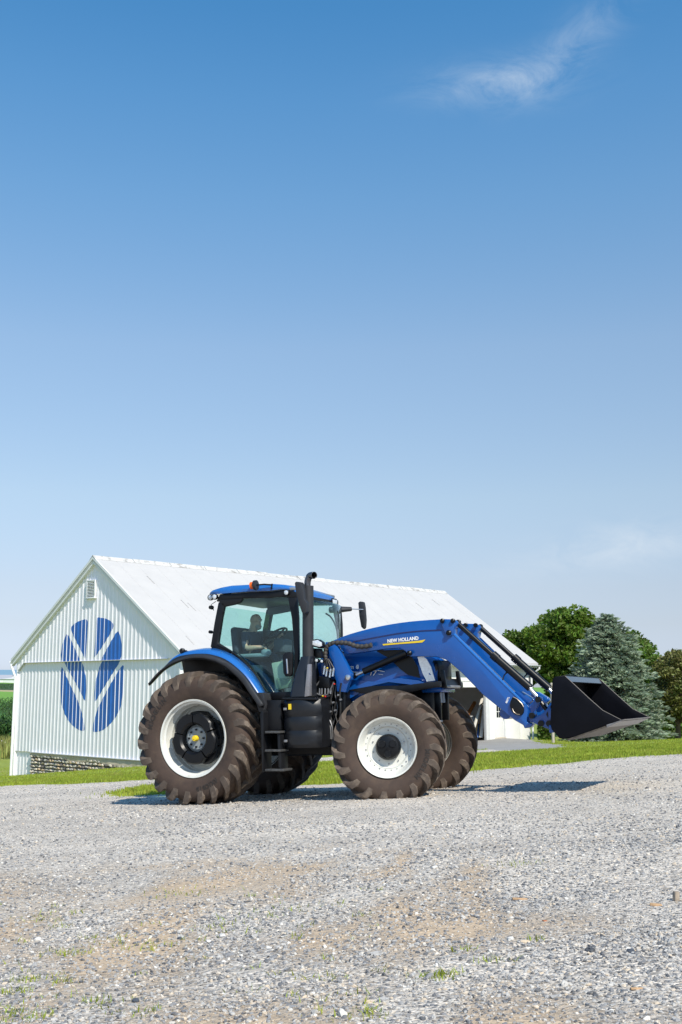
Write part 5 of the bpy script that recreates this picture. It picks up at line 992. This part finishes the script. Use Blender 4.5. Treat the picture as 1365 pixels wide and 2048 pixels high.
# ------------------------------------------------------------------ driver, seated in the cab
def person():
    head = Vector(T3(512, 1243, YD)); hip = Vector((sx - .07, YD, sz + .16)); neck = Vector(T3(505, 1264, YD)); chest = hip.lerp(neck, .72) + Vector((-.02, 0, 0)); waist = hip.lerp(neck, .3) + Vector((-.03, 0, 0))
    V = []; E = []; R = []; ARMS = []
    def v(p, r, par=None):
        V.append(tuple(p)); R.append(r if isinstance(r, tuple) else (r, r))
        if par is not None: E.append((par, len(V) - 1))
        return len(V) - 1
    p0 = v(hip, (.17, .14)); p1 = v(waist, (.165, .13), p0); p2 = v(chest, (.19, .13), p1); p3 = v(neck + Vector((-.01, 0, -.04)), (.09, .075), p2); p4 = v(neck + Vector((.005, 0, .03)), .062, p3)
    h1 = v(head + Vector((0, 0, -.055)), (.068, .085), p4); h2 = v(head + Vector((-.002, 0, .02)), (.078, .098), h1); h3 = v(head + Vector((-.012, 0, .085)), (.066, .085), h2); v(head + Vector((-.02, 0, .115)), (.03, .04), h3)
    v(head + Vector((.10, 0, .0)), (.012, .014), h2); v(head + Vector((.085, 0, -.085)), (.02, .02), h1)
    for s in (-1, 1):
        v(head + Vector((-.005, s * .082, .005)), (.012, .02), h2)
        sh = v(chest + Vector((.0, s * .19, .07)), .075, p2); el_p = Vector(T3(490, 1297, YD - .27)) if s < 0 else chest + Vector((.10, .30, -.20)); el_ = v(el_p, .052, sh)
        wr_p = Vector(T3(517, 1294.5, YD - .24)) if s < 0 else Vector((px_ - .02, .16, pz_ + .03)); ARMS.append((el_p, wr_p)); wrp = v(wr_p, .032, el_); d = (wr_p - el_p).normalized(); hp = v(wr_p + d * .07, (.045, .022), wrp)
        for k, off in enumerate((-.03, -.01, .012, .032)):
            f1 = v(wr_p + d * .11 + Vector((0, off, -.01)), .0095, hp); f2 = v(wr_p + d * (.14 - .006 * abs(k - 1)) + Vector((0, off * 1.1, -.035)), .009, f1); v(wr_p + d * .125 + Vector((0, off, -.06)), .008, f2)
        t1 = v(wr_p + d * .06 + Vector((0, -s * .05, -.01)), .011, hp); v(wr_p + d * .10 + Vector((0, -s * .058, -.03)), .009, t1)
        hj = v(hip + Vector((.06, s * .10, -.04)), .095, p0); kn = v(hip + Vector((.48, s * .16, -.0)), .065, hj); an = v(hip + Vector((.56, s * .15, -.42)), .045, kn); ft = v(hip + Vector((.66, s * .15, -.46)), (.045, .035), an); v(hip + Vector((.78, s * .16, -.47)), (.04, .025), ft)
    me = bpy.data.meshes.new('person'); me.from_pydata(V, E, []); o = bpy.data.objects.new('tmp', me); col.objects.link(o)
    md = o.modifiers.new('skin', 'SKIN'); md.use_smooth_shade = True
    for i, sv in enumerate(me.skin_vertices[0].data): sv.radius = R[i]; sv.use_root = (i == 0)
    sb = o.modifiers.new('sub', 'SUBSURF'); sb.levels = 2; sb.render_levels = 2
    dg = bpy.context.evaluated_depsgraph_get(); dg.update(); m2 = bpy.data.meshes.new_from_object(o.evaluated_get(dg)); bpy.data.objects.remove(o)
    m2.materials.clear()
    for mm in (mat('skin', (.62, .38, .27), .55, var=.06), mat('navy_shirt', (.03, .045, .075), .85, var=.15), mat('work_trousers', (.03, .035, .05), .85)): m2.materials.append(mm)
    for p in m2.polygons:
        c = p.center; fa = False
        for (e0, w0) in ARMS:
            d = w0 - e0; t = (c - e0).dot(d) / d.length_squared
            if t > .12 and (c - (e0 + d * min(t, 1.6))).length < .12: fa = True
        p.material_index = 0 if (c.z > neck.z - .005 or fa) else (1 if c.z > hip.z + .0 and c.x < hip.x + .25 else 2); p.use_smooth = True
    root = bpy.data.objects.new('person', m2); col.objects.link(root); root.matrix_world = tractor.matrix_basis
    tag(root, 'bald bearded man in a dark shirt sitting at the wheel inside the cab', 'person')
    bd = MB(); b = bmesh.new(); bmesh.ops.create_uvsphere(b, u_segments=14, v_segments=9, radius=1)
    for vv in b.verts: vv.co = Vector((head.x + .045 + vv.co.x * .05, YD + vv.co.y * .066, head.z - .095 + vv.co.z * .042 + .02 * abs(vv.co.y)))
    bd.bm(b); bd.build('beard', mat('grey_beard', (.36, .32, .28), .9, var=.2, scale=60), root, 60)
    for s in (-1, 1):
        b = bmesh.new(); bmesh.ops.create_uvsphere(b, u_segments=8, v_segments=6, radius=.013); e = MB()
        for vv in b.verts: vv.co += Vector((head.x + .088, YD + s * .032, head.z + .022))
        e.bm(b); e.build('eye', mat('eye_white', (.5, .48, .46), .3), root)
    return root
driver = person()
# ------------------------------------------------------------------ trees
BARK = mat('tree_bark', (.10, .075, .055), .9, var=.3, bump=.6, bscale=14)
def quads(C, size, up=.35, asp=.6):
    n = len(C); a = RNG.normal(size=(n, 3)); a[:, 2] *= .7; a /= np.linalg.norm(a, axis=1)[:, None]; b = RNG.normal(size=(n, 3)); b -= (b * a).sum(1)[:, None] * a; b /= np.linalg.norm(b, axis=1)[:, None]
    s = size * RNG.uniform(.6, 1.3, n)[:, None]; a = a * s; b = b * s * asp; c = np.cross(a, b); c /= np.maximum(np.linalg.norm(c, axis=1)[:, None], 1e-6); c *= s * .25
    V = np.stack([C - a, C - b * 1.0 + c, C + a, C + b * 1.0 + c], 1).reshape(-1, 3); i = np.arange(n)[:, None] * 4
    return V, np.concatenate([i + np.array([[0, 1, 2]]), i + np.array([[0, 2, 3]])], 0)
def outline_tree(name, label, poly, D, dep, nc, cr, nl, ls, m, base, trunk_r, group='trees behind the barn', inset=5, flat=.75, holes=.0):
    poly = [np.array(p, float) for p in poly]; P = np.array(poly); lo, hi = P.min(0), P.max(0); C = []
    cx, cy = P.mean(0)
    while len(C) < nc:
        x, y = RNG.uniform(lo[0], hi[0]), RNG.uniform(lo[1], hi[1])
        k = inset
        if all(bool(inpoly(np.array([x + dx]), np.array([y + dy]), poly)[0]) for dx, dy in ((-k, 0), (k, 0), (0, -k), (0, k))):
            e = 1 - min(1, ((x - cx) / (hi[0] - lo[0]) * 2) ** 2 + ((y - cy) / (hi[1] - lo[1]) * 2) ** 2)
            C.append(at(x, y, D + RNG.uniform(-1, 1) * dep * (.35 + .65 * math.sqrt(max(e, 0)))))
    C = np.array(C); b0 = at(*base, D); b0[2] = float(gz(b0[0], b0[1])) - .1
    root = empty(name, Matrix.Translation(Vector(b0)), label, 'tree', group)
    pts = []
    for c in C:
        r = cr * RNG.uniform(.65, 1.3); u = RNG.normal(size=(nl, 3)); u /= np.linalg.norm(u, axis=1)[:, None]; rr = r * RNG.random(nl)[:, None] ** .45; q = u * rr; q[:, 2] *= flat; pts.append(c + q)
    V, Fq = quads(np.concatenate(pts) - b0, ls); raw('crown', V, Fq, m, root)
    top = C[:, 2].max() - b0[2]; mid = C.mean(0) - b0; t = MB(); tp = [np.array([0, 0, 0]), np.array([mid[0] * .1, mid[1] * .1, top * .25]), np.array([mid[0] * .5, mid[1] * .5, top * .5]), np.array([mid[0] * .9, mid[1] * .9, top * .8])]; tp = spline(tp, 4)
    t.tube(tp, list(np.linspace(trunk_r, trunk_r * .25, len(tp))), 9)
    for c in C[::max(1, nc // 26)]:
        q = c - b0; h = min(max(q[2] * .55, top * .18), top * .7); s = np.array([np.interp(h, tp[:, 2], tp[:, 0]), np.interp(h, tp[:, 2], tp[:, 1]), h]); mdp = s * .5 + q * .5 + np.array([0, 0, -.06 * np.linalg.norm(q - s)]); t.tube(spline([s, mdp, q], 3), list(np.linspace(trunk_r * .35, trunk_r * .06, 7)), 6)
    t.build('trunk', BARK, root, 60); return root
MAPLE = leafy(mat('maple_leaf', (.115, .205, .024), .55, var=.3, scale=.45, c2=(.19, .29, .04), island=.45), .45)
MAPLE2 = leafy(mat('dark_leaf', (.10, .175, .022), .55, var=.25, scale=.5, c2=(.15, .24, .036), island=.45), .45)
BRLEAF = leafy(mat('bronze_green_leaf', (.14, .18, .035), .6, var=.3, scale=.8, c2=(.22, .20, .055), island=.45), .3)
outline_tree('maple_tree', 'tall round crowned green tree rising behind the right end of the barn', [(1058, 1268), (1064, 1250), (1074, 1236), (1100, 1223), (1114, 1228), (1128, 1219), (1160, 1219), (1190, 1226), (1203, 1245), (1208, 1400), (1110, 1440), (1060, 1420), (1058, 1330)], 88, 3.2, 170, .85, 230, .17, MAPLE, (1128, 1478), .35)
outline_tree('leafy_tree', 'lower green tree showing just above the barn roof edge', [(1003, 1268), (1020, 1263), (1040, 1268), (1062, 1262), (1075, 1300), (1070, 1360), (1050, 1380), (1020, 1350), (1008, 1300)], 92, 2.5, 60, .75, 200, .17, MAPLE2, (1040, 1470), .2)
outline_tree('leafy_tree', 'green tree peeking out behind the right side of the blue spruce', [(1225, 1320), (1245, 1280), (1265, 1268), (1285, 1272), (1303, 1292), (1316, 1325), (1322, 1420), (1230, 1440)], 90, 3, 110, .8, 200, .17, MAPLE2, (1275, 1475), .25)
outline_tree('bronze_tree', 'sparse bronze green tree at the right edge with a dark forked trunk', [(1306, 1345), (1322, 1312), (1345, 1300), (1375, 1298), (1410, 1305), (1440, 1340), (1435, 1395), (1405, 1440), (1372, 1425), (1345, 1440), (1318, 1425)], 58, 2.6, 210, .5, 110, .085, BRLEAF, (1357, 1484), .16)
# blue spruce
def spruce():
    D = 55; b0 = at(1233, 1487, D); b0[2] = float(gz(b0[0], b0[1])); k = D / F
    H = (1487 - 1236) * k; Rm = 108 * k; root = empty('blue_spruce', Matrix.Translation(Vector(b0)), 'broad blue grey spruce with drooping boughs behind the bucket', 'tree')
    pts = []; ax = []; t = MB(); t.tube([(0, 0, -.1), (0, 0, H * .5), (-.2, 0, H * .97)], [.22, .12, .02], 9)
    for i in range(54):
        f = i / 53; z = .35 + (H - .45) * f; r = Rm * (1 - f) ** .42 * (1.0 if f > .1 else .8 + 2 * f) * 1.0; n = int(20 - 12 * f); ph = RNG.uniform(0, 6.28)
        for j in range(n):
            a = ph + 6.283 * j / n + RNG.normal(0, .12); L = max(.25, r * RNG.uniform(.62, 1.16)); dr = (.10 + .22 * (1 - f)) * L; d = np.array([math.cos(a), math.sin(a), 0]); sd = np.array([-math.sin(a), math.cos(a), 0])
            off = np.array([-.2 * f, 0, 0])
            if i % 3 == 0: t.tube([off + np.array([0, 0, z]), off + d * L * .5 + np.array([0, 0, z + .05 * L - dr * .3]), off + d * L * .95 + np.array([0, 0, z - dr * .7])], [.03, .02, .006], 5)
            m_ = max(8, int(L * 22))
            u = RNG.random(m_) ** .6; lat = RNG.normal(0, .16, m_) * L * (1.15 - u * .6); zz = z - dr * u ** 1.6 + .12 * L * (u > .8) * (u - .8) * 5 * .4 - np.abs(lat) * .25 + RNG.normal(0, .03, m_)
            P = off + d * (u * L)[:, None] + sd * lat[:, None]; P[:, 2] = zz; pts.append(P)
            dirn = d * 1.0 + sd * (np.sign(lat) * .8)[:, None] + np.array([0, 0, 1]) * RNG.normal(.15, .3, m_)[:, None]; ax.append(dirn / np.linalg.norm(dirn, axis=1)[:, None])
    C = np.concatenate(pts); A = np.concatenate(ax); n = len(C); B = RNG.normal(size=(n, 3)); B -= (B * A).sum(1)[:, None] * A; B /= np.linalg.norm(B, axis=1)[:, None]; s = RNG.uniform(.11, .2, n)[:, None]
    VV = []; FF = []
    for q in range(2):
        Bq = B if q == 0 else np.cross(A, B); Vq = np.stack([C - A * s * .6, C + Bq * s * .30, C + A * s * 1.1, C - Bq * s * .30], 1).reshape(-1, 3); i = np.arange(n)[:, None] * 4 + len(VV) * n * 4; VV.append(Vq); FF += [i + np.array([[0, 1, 2]]), i + np.array([[0, 2, 3]])]
    raw('boughs', np.concatenate(VV), np.concatenate(FF), leafy(mat('spruce_needles', (.28, .36, .25), .6, var=.28, scale=.7, c2=(.42, .50, .37), island=.35), .25), root); t.build('trunk', BARK, root, 60)
spruce()
# shrubs
def shrub(label, poly, D, n, ls, m, base):
    P = np.array(poly, float); C = []
    while len(C) < n:
        x, y = RNG.uniform(*zip(P.min(0), P.max(0)))
        if bool(inpoly(np.array([x]), np.array([y]), poly)[0]): C.append(at(x, y, D + RNG.uniform(-.8, .8)))
    b0 = at(*base, D); b0[2] = float(gz(b0[0], b0[1])); root = empty('shrub', Matrix.Translation(Vector(b0)), label, 'shrub'); V, Fq = quads(np.array(C) - b0, ls); raw('foliage', V, Fq, m, root)
    t = MB(); 
    for k in range(5): q = C[k * (n // 5)] - b0; t.tube([(q[0] * .15, 0, -.05), q * .5, q], [.03, .02, .006], 5)
    t.build('stem', BARK, root, 60)
shrub('dark green shrub beside the far corner of the barn', [(1076, 1440), (1090, 1425), (1106, 1440), (1110, 1480), (1076, 1482)], 62, 1500, .09, MAPLE2, (1090, 1483))
shrub('low dark green shrub under the sparse bronze tree', [(1300, 1450), (1320, 1425), (1350, 1432), (1380, 1420), (1410, 1430), (1410, 1486), (1300, 1486)], 72, 5200, .12, MAPLE2, (1350, 1483))
# posts
def post_thing(name, px, py0, py1, D, r, m, label, cat, group=None):
    a = at(px, py1, D); a[2] = float(gz(a[0], a[1])) - .1; b = at(px, py0, D); mb = MB(); mb.tube([(0, 0, 0), (0, 0, (b[2] - a[2]) * .5), (0, 0, b[2] - a[2])], [r, r * .97, r * .93], 10); mb.tube([(0, 0, b[2] - a[2]), (0, 0, b[2] - a[2] + r * .5)], [r * .93, r * .3], 10); o = mb.build(name, m); o.location = a; tag(o, label, cat, group)
PW = mat('weathered_post', (.42, .38, .32), .9, var=.2, scale=12)
post_thing('wooden_post', 1107, 1367, 1488, 50, .07, PW, 'tall pale wooden post standing behind the back of the bucket', 'post')
for px, a, b, wd in ((4, 1481, 1500, 'leftmost'), (10.5, 1485, 1502, 'middle'), (22, 1491, 1505, 'rightmost')): post_thing('fence_post', px, a, b, 84, .07, mat('pale_post', (.6, .58, .52), .9, var=.1), wd + ' of three pale fence posts below the corn field', 'fence post', 'fence posts below the corn')
# house beyond the right edge and far farm buildings on the left
def gable_house(name, label, p0, D, wd, dp, hw, hr, rotz, wall, roofm, wins):
    b0 = at(*p0, D); b0[2] = float(gz(b0[0], b0[1])) - .2
    root = empty(name, Matrix.Translation(Vector(b0)) @ Matrix.Rotation(rotz, 4, 'Z'), label, 'building'); mb = MB(); mb.prism([(-wd / 2, 0), (wd / 2, 0), (wd / 2, hw), (-wd / 2, hw)], -dp / 2, dp / 2); V = [(-wd / 2, -dp / 2, hw), (-wd / 2, dp / 2, hw), (-wd / 2, 0, hr), (wd / 2, -dp / 2, hw), (wd / 2, dp / 2, hw), (wd / 2, 0, hr)]; mb.add(V, [(0, 1, 2), (3, 5, 4)]); mb.build('wall', wall, root, 0)
    for s in (-1, 1):
        mb = MB(); e = .4; k = (hr - hw) / (dp / 2); mb.add([(-wd / 2 - e, s * (dp / 2 + e), hw - k * e), (wd / 2 + e, s * (dp / 2 + e), hw - k * e), (wd / 2 + e, 0, hr + .02), (-wd / 2 - e, 0, hr + .02)], [(0, 1, 2, 3)]); mb.build('roof', roofm, root, 0, solid=.18)
    for x, z in wins: mb = MB(); mb.box((x, -dp / 2 - .03, z), (1.0, .1, 1.3)); wo = mb.build('window', TRIMW, root); mb = MB(); mb.box((x, -dp / 2 - .085, z), (.8, .02, 1.1)); mb.build('pane', DG, wo, 0)
gable_house('farmhouse', 'pale house with a grey roof half hidden behind the bronze tree', (1375, 1470), 118, 9, 8, 3.4, 6.2, rad(8), mat('pale_siding', (.30, .29, .27), .7), mat('grey_shingles', (.24, .24, .26), .8, var=.2), [(-2.5, 1.8), (0, 1.8), (2.5, 1.8)])
gable_house('farm_shed', 'long distant shed with a blue grey roof above the far corn', (-20, 1362), 640, 60, 16, 4.0, 7.6, rad(3), mat('shed_white', (.7, .7, .7), .7), mat('blue_grey_roof', (.16, .27, .36), .6), [])
gable_house('farm_shed', 'small distant white shed in front of the long blue roofed one', (26, 1363), 605, 9, 10, 2.2, 3.6, rad(-10), mat('shed_white', (.7, .7, .7), .7), mat('pale_roof', (.6, .6, .58), .6), [])
gable_house('farm_shed', 'low distant grey roofed shed left of the small white one', (4, 1363), 605, 11, 9, 2.0, 4.2, rad(4), mat('shed_white', (.7, .7, .7), .7), mat('grey_metal_roof', (.35, .36, .40), .6), [])
# ------------------------------------------------------------------ odds and ends on the gravel
def bit(name, px, py, size, rotz, m, label, cat, tilt=0):
    c = pl(px, py); mb = MB(); mb.box((0, 0, 0), size, min(size) * .25); o = mb.build(name, m); o.location = (c[0], c[1], float(gz(c[0], c[1])) + size[2] * .4); o.rotation_euler = (tilt, rad(4), rotz); tag(o, label, cat)
CHIP = mat('wood_chip', (.46, .30, .17), .85, var=.25, scale=20)
bit('wood_chip', 1040, 1802, (.085, .018, .012), .1, CHIP, 'long flat wood chip lying alone on the grey gravel', 'wood chip')
bit('wood_chip', 1312, 1811, (.06, .02, .014), -.2, CHIP, 'small wood chip left of the broken wood stub', 'wood chip')
bit('wood_chip', 1353, 1800, (.03, .03, .055), .3, mat('grey_wood', (.33, .27, .21), .9, var=.3, scale=25), 'short upright broken wood stub at the right edge of the gravel', 'wood chip')
bit('wood_chip', 1273, 1972, (.05, .012, .008), .3, CHIP, 'thin splinter of wood on the gravel at lower right', 'wood chip')
bit('dead_leaf', 1090, 1845, (.02, .016, .004), .5, mat('rust_leaf', (.45, .15, .06), .7), 'small rust red dead leaf on the gravel', 'leaf')
PALE = mat('pale_rock', (.68, .66, .62), .85, var=.12, scale=30, bump=.4)
def rock(px, py, s, label, m=PALE):
    c = pl(px, py); b = bmesh.new(); bmesh.ops.create_icosphere(b, subdivisions=2, radius=1)
    for v in b.verts: n = mnoise.noise(v.co * 1.3 + Vector((px, py, 0))); v.co = v.co * (1 + .35 * n)
    mb = MB(); mb.bm(b); o = mb.build('rock', m, smooth=25); o.scale = (s, s * .8, s * .55); o.location = (c[0], c[1], float(gz(c[0], c[1])) + s * .2); o.rotation_euler = (0, 0, px); tag(o, label, 'rock', 'larger stones on the gravel')
rock(76, 1876, .021, 'pale rock near the left edge of the gravel'); rock(445, 1868, .02, 'pale rock above the bare soil patch left of centre'); rock(1022, 1878, .018, 'pale rock in the gravel right of centre'); rock(417, 1799, .016, 'small pale rock farther back on the left of the gravel')
rock(272, 2002, .018, 'dark blue grey rock in the lower left gravel', mat('dark_rock', (.07, .08, .10), .8, var=.2)); rock(1262, 1902, .02, 'dark rock in the right gravel', MATS['dark_rock']); rock(360, 1872, .016, 'dark rock left of the pale rock on the soil patch', MATS['dark_rock'])
